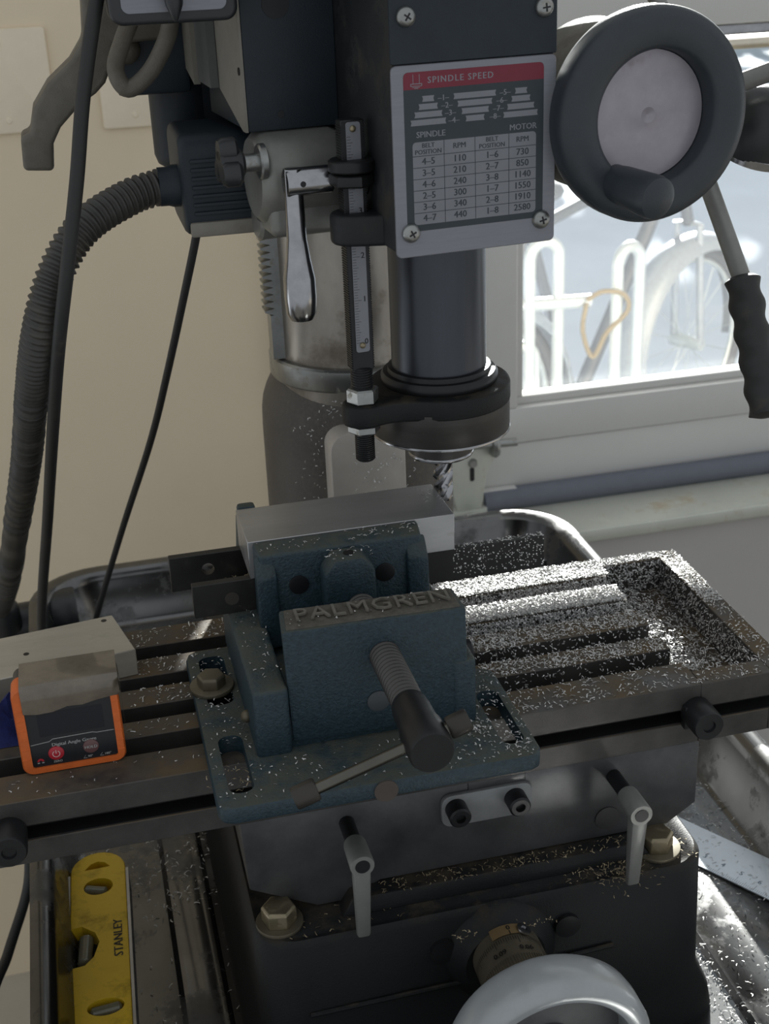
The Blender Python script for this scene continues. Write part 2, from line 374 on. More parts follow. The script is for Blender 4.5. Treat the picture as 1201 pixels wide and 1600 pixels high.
# bicycle: wheel plane turned away from the camera
bk = thing('bicycle', 'grey bicycle with wide mudguards locked to the rack outside', 'bicycle', (2110, 3500, -1350))
ba = R(30); bd = Vector((math.cos(ba), math.sin(ba), 0)); bn = Vector((-math.sin(ba), math.cos(ba), 0))
def wheel(c, parent):
    c = Vector(c)
    tor = lambda rr, tr, a0=0, a1=360, n=48: [c + bd * (rr * math.cos(R(a0 + (a1 - a0) * k / n))) + Vector((0, 0, 1)) * (rr * math.sin(R(a0 + (a1 - a0) * k / n))) for k in range(n + 1)]
    MB().tube(tor(315, 0), 24, 10).build('tyre', TYRE, parent)
    MB().tube(tor(285, 0), 9, 8).build('rim', GALV, parent)
    sp = MB()
    for k in range(18):
        a = R(20 * k); sp.tube([c + bn * (20 * (-1) ** k), c + bd * (285 * math.cos(a)) + Vector((0, 0, 285 * math.sin(a)))], 1.6, 4)
    o = sp.build('spokes', GALV, parent); o['kind'] = 'stuff'
    MB().cyl(c - bn * 60, c + bn * 60, 24).build('hub', GALV, parent)
    fn = MB(); rings = []
    for k in range(37):
        a = R(-10 + 200 * k / 36); e = bd * math.cos(a) + Vector((0, 0, math.sin(a))); ring = []
        for q in range(9):
            b = R(-80 + 160 * q / 8); ring.append(c + e * (318 + 62 * math.cos(b)) + bn * (70 * math.sin(b)))
        for q in range(9):
            b = R(80 - 160 * q / 8); ring.append(c + e * (316 + 58 * math.cos(b)) + bn * (67 * math.sin(b)))
        rings.append(ring)
    fn.loft(rings).build('mudguard', BIKEGREY, parent)
hubF = Vector((2110, 3500, -1008)); hubR = hubF - bd * 1050
wheel(hubF, bk); wheel(hubR, bk)
Z3 = Vector((0, 0, 1))
crown = hubF - bd * 30 + Z3 * 420; head = hubF - bd * 150 + Z3 * 720; bb = hubF - bd * 620 + Z3 * -60; seatp = hubR + bd * 180 + Z3 * 600
for s_ in (-1, 1): MB().tube([hubF + bn * 55 * s_, crown + bn * 45 * s_, crown], 13, 10).build('fork_blade', BIKEGREY, bk)
MB().tube([crown, head], 20, 12).build('head_tube', BIKE, bk)
MB().tube([head - Z3 * 120, bb], 24, 12).build('down_tube', BIKE, bk)
MB().tube([bb, seatp], 18, 12).build('seat_tube', BIKE, bk)
MB().tube([head - Z3 * 60, seatp - Z3 * 60], 18, 12).build('top_tube', BIKE, bk)
for s_ in (-1, 1): MB().tube([hubR + bn * 60 * s_, bb], 11, 8).build('chain_stay', BIKE, bk)
for s_ in (-1, 1): MB().tube([hubR + bn * 60 * s_, seatp - Z3 * 70], 9, 8).build('seat_stay', BIKE, bk)
MB().ball(seatp + Z3 * 60, 120, 16, (1, .7, .35)).build('saddle', BIKE, bk)
MB().tube([head + bn * 280 - bd * 60 + Z3 * 80, head + bn * 120 + Z3 * 90, head + Z3 * 70, head - bn * 120 + Z3 * 90, head - bn * 280 - bd * 60 + Z3 * 80], 13, 10).build('handlebar', BIKE, bk)
lk = MB().tube(catmull([(1440, 2775, -600), (1480, 2755, -575), (1540, 2752, -590), (1555, 2760, -640), (1500, 2772, -700), (1462, 2778, -770), (1430, 2778, -690), (1438, 2775, -610)], 6), 7, 8).build('chain_lock', LOCKY, root=(1490, 2775, -680))
tag(lk, 'yellowish chain lock looped round the bike rack cross bar', 'bike lock')
# unseen tree, added so that its leaves dapple the sunlight on the pavement
tr = thing('street_tree_added', 'unseen leafy tree added outside to dapple the pavement', 'tree', (9500, 9000, -1350))
MB().tube([(9500, 9000, -1350), (9520, 9010, 400), (9500, 9000, 2400)], [170, 130, 80], 12).build('trunk_added', BIKE, tr)

lf = MB(); lr = random.Random(5); sdir = -SUN / -SUN.z * 1.0
sdir = Vector((0.42, 1.0, 0.285)) / 0.285
for _ in range(1150):  # leaves strewn along the sun's path to shade the pavement
    g = Vector((lr.uniform(300, 10500), lr.uniform(2300, 16000), -1350)); z_ = lr.uniform(2100, 4200); c = g + sdir * z_; r = lr.uniform(90, 330)
    e = Vector((lr.gauss(0, 1), lr.gauss(0, 1), lr.gauss(0, 1))).normalized(); a_, b_, n2 = frame_of((SUN + e * .5))
    lf.face([lf.v(c + a_ * (r * math.cos(t) * lr.uniform(.6, 1.2)) + b_ * (r * math.sin(t) * lr.uniform(.6, 1.2))) for t in [2 * math.pi * k / 7 for k in range(7)]])
lf.build('foliage_added', LEAF, tr, smooth=0)['kind'] = 'stuff'

# ================================================================== CHIP TRAY, STAND
st = MB().box(40, 480, -60, 560, -1000, -246).build('machine_stand', BLACKPAINT, bevel=4, root=(260, 250, -1000))
tag(st, 'dark steel cabinet stand carrying the chip tray', 'stand')
def rr3(x0, x1, y0, y1, r, z): return [(p[0], p[1], z) for p in rrect(x0, x1, y0, y1, r, 8)]
ty = thing('chip_tray', 'dark polished steel chip tray beneath the milling machine', 'tray', (260, 240, -246))
X0, X1, Y0, Y1 = 2, 512, -220, 622
MB().loft([rr3(X0, X1, Y0, Y1, 45, -246), rr3(X0 - 14, X1 + 14, Y0 - 14, Y1 + 14, 58, -197), rr3(X0 - 15, X1 + 16, Y0 - 16, Y1 + 16, 60, -190),
           rr3(X0 - 24, X1 + 26, Y0 - 26, Y1 + 26, 66, -186), rr3(X0 - 26, X1 + 28, Y0 - 28, Y1 + 28, 68, -182),
           rr3(X0 - 20, X1 + 22, Y0 - 22, Y1 + 22, 64, -180), rr3(X0 - 11, X1 + 11, Y0 - 11, Y1 + 11, 56, -185),
           rr3(X0 - 9, X1 + 9, Y0 - 9, Y1 + 9, 54, -192), rr3(X0 + 3, X1 - 3, Y0 + 3, Y1 - 3, 44, -232), rr3(X0 + 10, X1 - 10, Y0 + 10, Y1 - 10, 38, -236)]).build('tray_pan', TRAYM, ty, smooth=50)
for x0, x1, y0, y1 in ((66, 100, -150, 560), (418, 500, -180, 120)):
    MB().loft([rr3(x0, x1, y0, y1, 12, -236.5), rr3(x0 + 4, x1 - 4, y0 + 4, y1 - 4, 10, -231.5)]).build('pressed_rib', TRAYM, ty, smooth=50)

# ================================================================== MILLING MACHINE
mm = thing('milling_machine', 'dark bench milling machine with round column, slotted table and speed chart', 'milling machine', (255, 150, -236))
HA = R(5.5); AX = Vector((269, 126, 0)); HU = Vector((math.cos(HA), math.sin(HA), 0)); HV = Vector((-math.sin(HA), math.cos(HA), 0))
def H(u, v, z): return AX + HU * u + HV * v + Vector((0, 0, z))
# --- base casting
bs = MB()
bs.loft([rr3(104, 406, -30, 345, 22, -236), rr3(106, 404, -28, 343, 22, -222), rr3(112, 398, -24, 338, 26, -205), rr3(112, 396, -22, 336, 26, -119), rr3(115, 393, -19, 333, 24, -115)])
base = bs.build('base_casting', BLACKCAST, mm, smooth=50)
MB().hexa([(165, -8, -115), (362, -8, -115), (350, 250, -115), (178, 250, -115), (172, -6, -104), (354, -6, -104), (345, 250, -104), (184, 250, -104)]).build('slideway', BLACKCAST, base, bevel=1)
MB().lathe([(36, -3), (34, 3), (28, 7), (25, 11)], (258, -22, -150), (0, -1, 0), 40).build('feed_boss', BLACKCAST, base)
MB().tube([(140, -24, -168), (230, -26, -165), (330, -25, -162)], 1.6, 8).build('casting_seam', BLACKCAST, base)
for x, z in ((222, -140), (300, -140)):
    MB().lathe([(8, 0), (8, 3.5), (4, 4)], (x, -22, z), (0, -1, 0), 20).build('plug', BLACKOX, base)
def hexbolt(c, r, h, wr, parent, mt=BRASSY, wm=WASHER, wt=2.5, axis=(0, 0, 1)):
    a = Vector(axis).normalized(); c = Vector(c)
    MB().lathe([(wr, 0), (wr, wt)], c, a, 32).build('washer', wm, parent, bevel=.4)
    MB().lathe([(r * 1.0, wt), (r, wt + h * .82), (r * .86, wt + h)], c, a, 6, ph=.3).build('hex_head', mt, parent, bevel=.5)
hexbolt((129, -1, -115), 10.5, 11, 14, base); hexbolt((367, -1, -115), 10.5, 11, 15, base)
# --- column
cx, cy = 252.7, 295
MB().lathe([(92, -200), (88, -150), (74, -95), (71, -40), (70.5, 80), (70, 92), (68.5, 101), (66, 108), (63, 114), (60.5, 119), (60, 122)], (cx + 1, cy + 8, 0), (0, 0, 1), 64).build('column_base', COLCAST, mm, smooth=60)
MB().prism([(p[0], 221, p[1]) for p in rrect(217, 270, -60, 99, 14, 8)], (0, 30, 0)).build('machined_pad', mat('machined_pad_iron', (0.52, 0.48, 0.43), 0.5, 0.1, var=0.12, scale=20, dust=0.33, dcol=(0.5, 0.48, 0.45), dscale=300), mm, bevel=1.5)  # paler than the casting: light bounced from the table put into its colour
MB().box(130, 375, 200, 400, -200, -112).build('column_flange', BLACKCAST, mm, bevel=8)
MB().lathe([(57, 100), (57, 470)], (cx, cy, 0), (0, 0, 1), 64).build('column', COLUMN, mm)
MB().lathe([(61, 0), (62, 1.5), (62, 15), (60.5, 16.5), (57, 16.8)], (cx, cy, 121.5), (0, 0, 1), 64).build('column_ring', ZINC, mm)
# rack with teeth on the left of the column
pts = [(cx - 45, 276, 139), (cx - 45, 276, 300), (cx - 58, 276, 300)]
z = 298.0
while z > 172:
    pts += [(cx - 59, 276, z), (cx - 65.5, 276, z - 1.4), (cx - 65.5, 276, z - 2.6), (cx - 59, 276, z - 4.6)]; z -= 4.9
pts += [(cx - 62, 276, z), (cx - 62, 276, 139)]
MB().prism(pts, (0, 16, 0)).build('column_rack', ZINC, mm)
# --- saddle
sp_ = [(112, -41.5), (114, -92), (153, -113), (172, -113), (192, -103), (376, -103), (395, -90), (395, -41.5)]
sad = MB().prism([(x, 5, z) for x, z in sp_], (0, 160, 0)).build('saddle', IRON, mm, bevel=1)
def lock_lever(x, z, dark):
    MB().cyl((x, 6, z), (x, -20, z + 1), 4.6, n=20).build('lever_stud', BLACKOX, sad)
    MB().lathe([(6.2, 0), (6.6, 2), (7.0, 20), (6.7, 21)], (x, -16, z + 1), (0, -1, 0), 28).build('lever_hub', LEVERGREY, sad)
    MB().lathe([(4.2, 0), (4.2, .8)], (x, -36.6, z + 1), (0, -1, 0), 20).build('lever_socket', BLACKOX, sad)
    MB().hexa([(x - 4.0, -26, z - 55), (x + 4.0, -26, z - 55), (x + 4.0, -31, z - 55), (x - 4.0, -31, z - 55), (x - 5.0, -27, z - 2), (x + 5.0, -27, z - 2), (x + 5.0, -36.4, z - 2), (x - 5.0, -36.4, z - 2)]).build('lever_arm', LEVERGREY, sad, bevel=1.8)
lock_lever(173.5, -56.5, 1); lock_lever(339, -58.5, 0)
MB().prism([(p[0], 5, p[1]) for p in rrect(230, 286, -71, -49, 6)], (0, -3.5, 0)).build('stop_plate', mat('stop_plate_white', (0.22, 0.225, 0.225), 0.5, 0.2), sad, bevel=.7)
for x in (238.5, 275):
    MB().lathe([(6.6, 0), (6.6, 10), (5.6, 11), (3, 11), (3, 8)], (x, 1.5, -58), (0, -1, 0), 24).build('cap_screw', BLACKOX, sad)
MB().box(247, 283, 4, 9, -50, -43).build('stop_block', IRON, sad, bevel=1)
MB().lathe([(8, 0), (8, .6)], (336, 5, -89), (0, -1, 0), 24).build('plugged_hole', BLACKOX, sad)
MB().cyl((395, 30, -50), (413, 30, -50), 5).build('way_stub', BLACKOX, sad)
# --- table
def tprof(slots): return slots
full = [(0, -41), (0, -26), (12, -26), (12, -16.5), (0, -16.5), (0, 0), (26, 0), (26, -16), (43, -16), (43, 0), (60, 0), (60, -16), (75, -16), (75, 0), (95, 0), (95, -16), (108.5, -16), (108.5, 0), (130, 0), (130, -16), (145, -16), (145, 0), (169, 0), (169, -41)]
pock = [(0, -41), (0, -26), (12, -26), (12, -16.5), (0, -16.5), (0, 0), (15, 0), (15, -24), (159, -24), (159, 0), (169, 0), (169, -41)]
endp = [(0, -41), (0, -26), (12, -26), (12, -16.5), (0, -16.5), (0, 0), (169, 0), (169, -41)]
tb = MB()
tb.prism([(-230, y, z) for y, z in full], (621, 0, 0)); tb.prism([(391, y, z) for y, z in pock], (46, 0, 0)); tb.prism([(437, y, z) for y, z in endp], (14.5, 0, 0))
tab = tb.build('work_table', TABLE, mm, bevel=.5, seg=1)
MB().box(-230, 451, 1, 12, -26, -25.4).build('stop_groove_shade', BLACKOX, tab)  # black strip on the groove floor, standing in for its shade
for x in (388, -11):
    MB().lathe([(9.6, 0), (9.6, 17), (8.8, 18.5), (4, 18.5), (3.5, 17)], (x, 0, -18), (0, -1, 0), 32).build('stop_knob', BLACKOX, tab)
    MB().box(x - 9, x + 3, -5, 0, -27, -12).build('stop_slide', BLACKOX, tab, bevel=.6)
MB().box(150, 364, 190, 204, -60, -5).build('rear_way_cover', BLACKOX, sad, bevel=1)
# --- dial and handwheel
MB().lathe([(20, 0), (21, 1), (21.2, 24), (22, 24.5), (22.5, 26), (22.5, 34), (21.5, 35)], (258, -33, -143), (0, -1, 0), 64).build('feed_dial', DIAL, mm)
dial = bpy.data.objects['feed_dial']
kn = MB(); tk = MB()
for k in range(90):
    a = 2 * math.pi * k / 90; c_, s_ = math.cos(a), math.sin(a)
    kn.hexa([(258 + 22.4 * c_ - .35 * s_, -58.5, -143 + 22.4 * s_ + .35 * c_), (258 + 22.4 * c_ + .35 * s_, -58.5, -143 + 22.4 * s_ - .35 * c_), (258 + 22.4 * c_ + .35 * s_, -67, -143 + 22.4 * s_ - .35 * c_), (258 + 22.4 * c_ - .35 * s_, -67, -143 + 22.4 * s_ + .35 * c_),
             (258 + 23 * c_ - .2 * s_, -58.5, -143 + 23 * s_ + .2 * c_), (258 + 23 * c_ + .2 * s_, -58.5, -143 + 23 * s_ - .2 * c_), (258 + 23 * c_ + .2 * s_, -67, -143 + 23 * s_ - .2 * c_), (258 + 23 * c_ - .2 * s_, -67, -143 + 23 * s_ + .2 * c_)])
    ln = 6 if k % 10 == 0 else (4.5 if k % 5 == 0 else 3.2); r1 = 21.32
    tk.quad((258 + r1 * c_ - .16 * s_, -42, -143 + r1 * s_ + .16 * c_), (258 + r1 * c_ + .16 * s_, -42, -143 + r1 * s_ - .16 * c_), (258 + r1 * c_ + .16 * s_, -42 - ln, -143 + r1 * s_ - .16 * c_), (258 + r1 * c_ - .16 * s_, -42 - ln, -143 + r1 * s_ + .16 * c_))
kn.build('knurling', DIAL, dial)['kind'] = 'stuff'
for txt, a in (('0.06', 74), ('0.09', 118), ('0.03', 30)):
    rd = Vector((math.cos(R(a)), 0, math.sin(R(a)))); tg = Vector((math.sin(R(a)), 0, -math.cos(R(a))))
    tk.text(txt, Vector((258, -52.5, -143)) + rd * 21.6, tg, (0, 1, 0), 5.0)
tk.build('dial_marks', BLACKOX, dial)['kind'] = 'stuff'
tg_ = MB(); P = []
for sgn, y in ((1, -33), (-1, -41)):
    rng = range(62, 122, 6) if sgn > 0 else range(116, 56, -6)
    for a in rng: P.append((258 + 18.9 * math.cos(R(a)), y, -143 + 18.9 * math.sin(R(a))))
rA = [(258 + 22 * math.cos(R(a)), -41, -143 + 22 * math.sin(R(a))) for a in range(60, 121, 6)]
rB = [(258 + 22 * math.cos(R(a)), -33, -143 + 22 * math.sin(R(a))) for a in range(60, 121, 6)]
for k in range(10): tg_.quad(rA[k], rA[k + 1], rB[k + 1], rB[k])
zt = tg_.build('zero_tag', mat('brass_tag', (0.32, 0.22, 0.11), 0.45, 0.6), dial)
MB().text('0', (258, -36, -120.8), (1, 0, 0), (0, 1, 0.0), 5).quad((257.7, -41, -120.75), (258.3, -41, -120.75), (258.3, -38.2, -120.75), (257.7, -38.2, -120.75)).build('zero_mark', BLACKOX, dial)
ar = R(66); wp = Vector((258 + 22 * math.cos(ar), -38, -143 + 22 * math.sin(ar))); wa = Vector((math.cos(ar), 0, math.sin(ar)))
MB().lathe([(4.5, 0), (4.5, 1.2), (2, 1.3), (2, .6)], wp, wa, 24).build('tag_washer', STEEL, dial)
hw = MB().lathe([(45, 8), (53, 4), (56, 8), (57, 14), (57, 27), (54.5, 32), (50, 34), (45.5, 33), (43.5, 29), (44, 12)], (259, -84, -149), (0, -1, 0), 72, caps=False)
hw = hw.build('cross_feed_wheel', WHEELGREY, mm, smooth=50)
MB().lathe([(44.5, 8), (44.5, 12), (16, 16), (15, 24), (9, 26)], (259, -84, -149), (0, -1, 0), 48).build('wheel_web', WHEELIN, hw)
MB().lathe([(9, 0), (9, 30), (7, 32)], (259, -84, -149), (0, -1, 0), 24).build('wheel_hub', WHEELGREY, hw)
MB().cyl((258, -60, -144), (259, -96, -149), 9).build('feed_shaft', STEEL, mm)
# --- head casting
hd = MB().box(-45, 45, -60, 100, 258, 470, H).build('head_casting', NOSEPAINT, mm, bevel=2.5)
MB().box(-58, 58, 90, 235, 275, 470, H).build('head_clamp', BLACKPAINT, mm, bevel=5)
# depth-stop boss, hull of two discs
def hull2(c0, r0, c1, r1, n=20):
    d = Vector((c1[0] - c0[0], c1[1] - c0[1])); L_ = d.length; a0 = math.atan2(d.y, d.x); al = math.acos((r0 - r1) / L_); P = []
    for k in range(n + 1):
        a = a0 + al + (2 * math.pi - 2 * al) * k / n; P.append((c0[0] + r0 * math.cos(a), c0[1] + r0 * math.sin(a)))
    for k in range(n + 1):
        a = a0 - al + 2 * al * k / n; P.append((c1[0] + r1 * math.cos(a), c1[1] + r1 * math.sin(a)))
    return P
RU, RV = -55.5, -20
MB().prism([H(u, v, 258) for u, v in hull2((-20, -15), 30, (RU, RV), 13.5)], (0, 0, 17)).build('depth_stop_boss', NOSEPAINT, mm, bevel=2.5, seg=3)
# front plates
pl_ = MB().prism([H(u, -60, z) for u, z in rrect(-46, 45, 256.5, 353.5, 3)], HV * -2.2).build('speed_plate', PLATE, mm, bevel=.4, seg=1)
MB().prism([H(u, -60, z) for u, z in rrect(-46, 45, 354, 470, 1)], HV * -2.4).build('upper_front_plate', BLACKPAINT, mm, bevel=.4, seg=1)
PV = -62.32
def pq(b, u0, u1, z0, z1, v=PV): b.quad(H(u0, v, z0), H(u1, v, z0), H(u1, v, z1), H(u0, v, z1))
MB().prism([H(u, -62.2, z) for u, z in rrect(-39.8, 37.8, 270, 350, 2.5)], HV * -.08).build('chart_ground', PRINTBLK, pl_, smooth=0)
rb = MB(); r_ = [(u, z) for u, z in rrect(-39.8, 37.8, 341.6, 350, 2.4)]
r_ = [(-39.8, 341.6), (37.8, 341.6), (37.8, 347.6), (37.1, 349.3), (35.4, 350), (-37.4, 350), (-39.1, 349.3), (-39.8, 347.6)]
rb.prism([H(u, -62.28, z) for u, z in r_], HV * -.03).build('red_band', PRINTRED, pl_, smooth=0)
pr = MB()
# chuck icon
for u0, u1, z0, z1 in ((-34.7, -34.4, 344.6, 349), (-31.3, -31, 344.6, 349), (-36, -29.7, 344.1, 344.5), (-36, -35.6, 343.4, 344.1), (-30.1, -29.7, 343.4, 344.1), (-36, -29.7, 343.1, 343.4), (-35, -30.8, 342.5, 342.8), (-34, -31.8, 341.95, 342.25)): pq(pr, u0, u1, z0, z1)
pr.text('SPINDLE SPEED', H(-26.8, PV, 345.6), HU, (0, 0, 1), 4.5, 'LEFT', space=1.22)
# stepped pulleys
for rows in (((-29.9, -23.3), (-31.9, -21.4), (-34.3, -19), (-36.5, -17)), ((-12.8, 10.8), (-10.7, 8.7), (-8.5, 6.8), (-6.3, 4.3)), ((21.4, 28.4), (19.4, 30.2), (17, 32.5), (14.8, 34.5))):
    for k, (a, b) in enumerate(rows):
        z1 = 338.2 - 3.85 * k; z0 = z1 - 2.9
        pr.face([pr.v(H(u, PV, z)) for u, z in ((a, z0), (b, z0), (b - .5, (z0 + z1) / 2), (b, z1), (a, z1), (a + .5, (z0 + z1) / 2))])
for k in range(4):
    z = 336.5 - 3.85 * k
    pr.text('\u2013%d\u2013' % (k + 1), H(-18.3 + 1.85 * k, PV, z), HU, (0, 0, 1), 4.0); pr.text('\u2013%d\u2013' % (k + 5), H(15.9 - 1.9 * k, PV, z), HU, (0, 0, 1), 4.0)
pr.text('SPINDLE', H(-33.6, PV, 319.1), HU, (0, 0, 1), 4.3, 'LEFT'); pr.text('MOTOR', H(18.3, PV, 318.4), HU, (0, 0, 1), 4.3, 'LEFT')
pr.face([pr.v(H(u, PV + .02, z)) for u, z in rrect(-35.8, 33.6, 273.3, 315.6, 2)])
pr.build('chart_print', PRINTSIL, pl_, smooth=0, fix=False)
pk = MB(); VV = PV - .05
for u in (-18.5, -1.2, 18.0): pq(pk, u - .15, u + .15, 273.3, 315.6, VV)
for k in range(6): zz = 308.5 - 5.83 * k; pq(pk, -35.8, 33.6, zz - .15, zz + .15, VV)
UC = (-27.2, -9.9, 8.4, 25.8)
for c_ in (0, 2): pk.text('BELT', H(UC[c_], VV, 313.6), HU, (0, 0, 1), 3.3); pk.text('POSITION', H(UC[c_], VV, 310.4), HU, (0, 0, 1), 3.3)
for c_ in (1, 3): pk.text('RPM', H(UC[c_], VV, 312.1), HU, (0, 0, 1), 3.9)
for c_, col in enumerate((('4\u20135', '3\u20135', '4\u20136', '2\u20135', '3\u20136', '4\u20137'), ('110', '210', '240', '300', '340', '440'), ('1\u20136', '2\u20137', '3\u20138', '1\u20137', '2\u20138', '1\u20138'), ('730', '850', '1140', '1550', '1910', '2580'))):
    for k, t in enumerate(col): pk.text(t, H(UC[c_], VV, 305.6 - 5.83 * k), HU, (0, 0, 1), 4.9)
pk.build('chart_figures', PRINTBLK, pl_, smooth=0, fix=False)
def pan_screw(u, z, parent, v=-62.2):
    s_ = MB().lathe([(5, 0), (5, 1), (4.2, 2.4), (2.6, 3.2), (0.01, 3.4)], H(u, v, z), HV * -1, 28).build('panel_screw', ZINC, parent)
for u, z in ((-38, 269.5), (36.8, 268.8)): pan_screw(u, z, pl_)
for u, z in ((-37.6, 376.4), (37.4, 376.5)): pan_screw(u, z, bpy.data.objects['upper_front_plate'], -62.4)
for u, z, par, v0 in ((-38, 269.5, pl_, -65.8), (36.8, 268.8, pl_, -65.8), (-37.6, 376.4, bpy.data.objects['upper_front_plate'], -66), (37.4, 376.5, bpy.data.objects['upper_front_plate'], -66)):
    a = random.uniform(0, 1.5); cs = []
    for q in range(4):
        t = a + q * math.pi / 2; dx, dz = math.cos(t), math.sin(t)
        cs += [(u + dx * 2.1 + dz * .4, z + dz * 2.1 - dx * .4), (u + dx * 2.1 - dz * .4, z + dz * 2.1 + dx * .4), (u + (dx - dz) * .4, z + (dz + dx) * .4)]
    MB().prism([H(p, v0, q) for p, q in cs], HV * .9).build('cross_recess', BLACKOX, par)
# --- quill, stop collar, spindle nose, cutter
MB().lathe([(28.6, 160), (28.6, 262)], (269, 126, 0), (0, 0, 1), 64).build('quill', DARKSTEEL, mm)
MB().lathe([(34.5, 164), (35.5, 166), (35.5, 169), (34, 171), (31.5, 171.3), (31, 174), (28, 174.5)], (269, 126, 0), (0, 0, 1), 64).build('quill_ring', BLACKOX, mm)
P = []                                        # collar outline with waisted arm towards the depth rod
for k in range(0, 61):
    a = R(-165 + 300 * k / 60); P.append((43 * math.cos(a + R(40)), 43 * math.sin(a + R(40))))
d_ = Vector((RU, RV)).normalized(); pn = Vector((-d_.y, d_.x))
ang = math.atan2(RV, RU); P = []
for k in range(49):
    a = ang + R(48) + R(264) * k / 48; P.append((43 * math.cos(a), 43 * math.sin(a)))
tip = [(RU + 12.5 * math.cos(ang - R(100) + R(200) * k / 14), RV + 12.5 * math.sin(ang - R(100) + R(200) * k / 14)) for k in range(15)]
def blend(p, q, bulge):
    p, q = Vector(p), Vector(q); o = []
    for k in range(1, 6):
        t = k / 6; o.append(tuple(p.lerp(q, t) + bulge * math.sin(math.pi * t)))
    return o
P = P + blend(P[-1], tip[0], pn * 5.0) + tip + blend(tip[-1], P[0], pn * -5.0)
col = MB().prism([H(u, v, 151.5) for u, v in P], (0, 0, 13)).build('stop_collar', BLACKCAST, mm, bevel=2, seg=2, smooth=50)
MB().lathe([(41.5, 133), (42.6, 134.5), (42.6, 155), (41, 156)], (269, 126, 0), (0, 0, 1), 72).build('collar_ring', DARKTURN, mm)
MB().lathe([(18.2, 115.5), (19.8, 117), (20, 119), (20, 133)], (269, 126, 0), (0, 0, 1), 48).build('spindle_nose', DARKTURN, mm)
MB().lathe([(19.9, 116.2), (20.35, 117), (20.35, 118.2), (19.9, 118.8)], (269, 126, 0), (0, 0, 1), 48, caps=False).build('nose_rim', STEEL, mm)
MB().lathe([(42.4, 132.9), (42.9, 133.4), (42.9, 134.2), (42.4, 134.8)], (269, 126, 0), (0, 0, 1), 72, caps=False).build('collar_rim', STEEL, mm)
# endmill with four helical flutes
em = MB(); rings = []
for i in range(41):
    z = 86 + 31 * i / 40; tw = R(300) * i / 40; ring = []
    for k in range(32):
        a = 2 * math.pi * k / 32; fl = (a * 4 / (2 * math.pi)) % 1.0
        r = 6.2 if fl < .25 else 6.2 - 2.4 * math.sin(math.pi * (fl - .25) / .75)
        ring.append((269.4 + r * math.cos(a + tw), 124 + r * math.sin(a + tw), z))
    rings.append(ring)
em.loft(rings).build('end_mill', STEEL, mm, smooth=30)
# --- depth rod
rod = MB().lathe([(4.6, 128), (5.4, 129), (5.4, 148)], H(RU, RV, 0), (0, 0, 1), 20).box(RU - 6.5, RU + 6.5, RV - 4, RV + 5, 185, 324, H).lathe([(6, 165), (6, 186)], H(RU, RV, 0), (0, 0, 1), 20)
rod = rod.build('depth_rod', BLACKOX, mm, bevel=.5, seg=1)
th = MB()
for k in range(100):
    z = 186 + 1.36 * k
    for s_ in (-1, 1): th.box(RU + s_ * 6.3 - .5, RU + s_ * 6.3 + .5, RV - 4.1, RV + 5, z, z + .7, H)
for k in range(13): th.lathe([(5.2, 0), (5.9, .45), (5.2, .9)], H(RU, RV, 129 + 1.3 * k), (0, 0, 1), 18)
for k in range(10): th.lathe([(5.8, 0), (6.6, .7), (5.8, 1.4)], H(RU, RV, 171 + 1.5 * k), (0, 0, 1), 18)
th.build('rod_thread', BLACKOX, rod)['kind'] = 'stuff'
MB().prism([H(u, RV - 4, z) for u, z in rrect(RU - 3.8, RU + 4.2, 196, 323, 1.5)], HV * -.7).build('depth_scale', PRINTSIL, rod, smooth=0)
tk = MB(); zs = lambda inch: 201.5 + inch * 24.6
for k in range(0, 77):
    ln = 4.2 if k % 16 == 0 else (3.2 if k % 4 == 0 else 2.2); z = zs(k / 16)
    if z < 316: tk.quad(H(RU - 3.6, RV - 4.75, z), H(RU - 3.6 + ln, RV - 4.75, z), H(RU - 3.6 + ln, RV - 4.75, z + .22), H(RU - 3.6, RV - 4.75, z + .22))
for n_ in range(5): tk.text(str(n_), H(RU + 2.4, RV - 4.78, zs(n_) + .6), HU, (0, 0, 1), 4.6)
tk.build('scale_marks', BLACKOX, rod, smooth=0, fix=False)['kind'] = 'stuff'
for z in (200, 319.5): MB().ball(H(RU, RV - 4.5, z), 1.9, 12).build('scale_rivet', BRASSY, rod)
for z0, z1, r, mt, nm in ((164.5, 173.5, 9.4, ZINC, 'hex_nut'), (146, 151.5, 9.6, ZINC, 'washer_nut')):
    MB().lathe([(r * .88, 0), (r, 1), (r, z1 - z0 - 1), (r * .88, z1 - z0)], H(RU, RV, z0), (0, 0, 1), 6, ph=.5).build(nm, mt, rod)
for z0 in (289, 296.5): MB().lathe([(11.5, 0), (13, 1), (13, 6), (11.5, 7)], H(RU, RV, z0), (0, 0, 1), 6 if z0 < 290 else 24, ph=.2).build('stop_nut', BLACKOX, rod, bevel=.3)
# --- quill lock: shaft, hub and tapered hanging handle
lkv = MB().lathe([(7.2, 0), (7.8, .8), (7.8, 25), (7, 26)], H(-90, -8, 291.5), HU, 32).build('quill_lock', STEEL, mm)
MB().cyl(H(-66, -8, 291.5), H(-40, -8, 291.5), 5.2).build('lock_shaft', STEEL, lkv)
MB().lathe([(11, 0), (11, 6)], H(-46, -8, 291.5), HU, 24).build('shaft_flange', BLACKOX, lkv)
MB().lathe([(5.2, 0), (5.2, 8), (5.4, 25), (5.6, 38), (7.2, 50), (9, 60), (9.2, 70), (8.6, 80), (6.5, 84), (0.1, 85)], H(-85.5, -8, 299), (0, 0, -1), 40).build('lock_handle', STEEL, lkv)
MB().lathe([(1.6, 0), (1.6, .5)], H(-82, -15.6, 291.5), HV * -1, 12).build('cross_hole', BLACKOX, lkv)
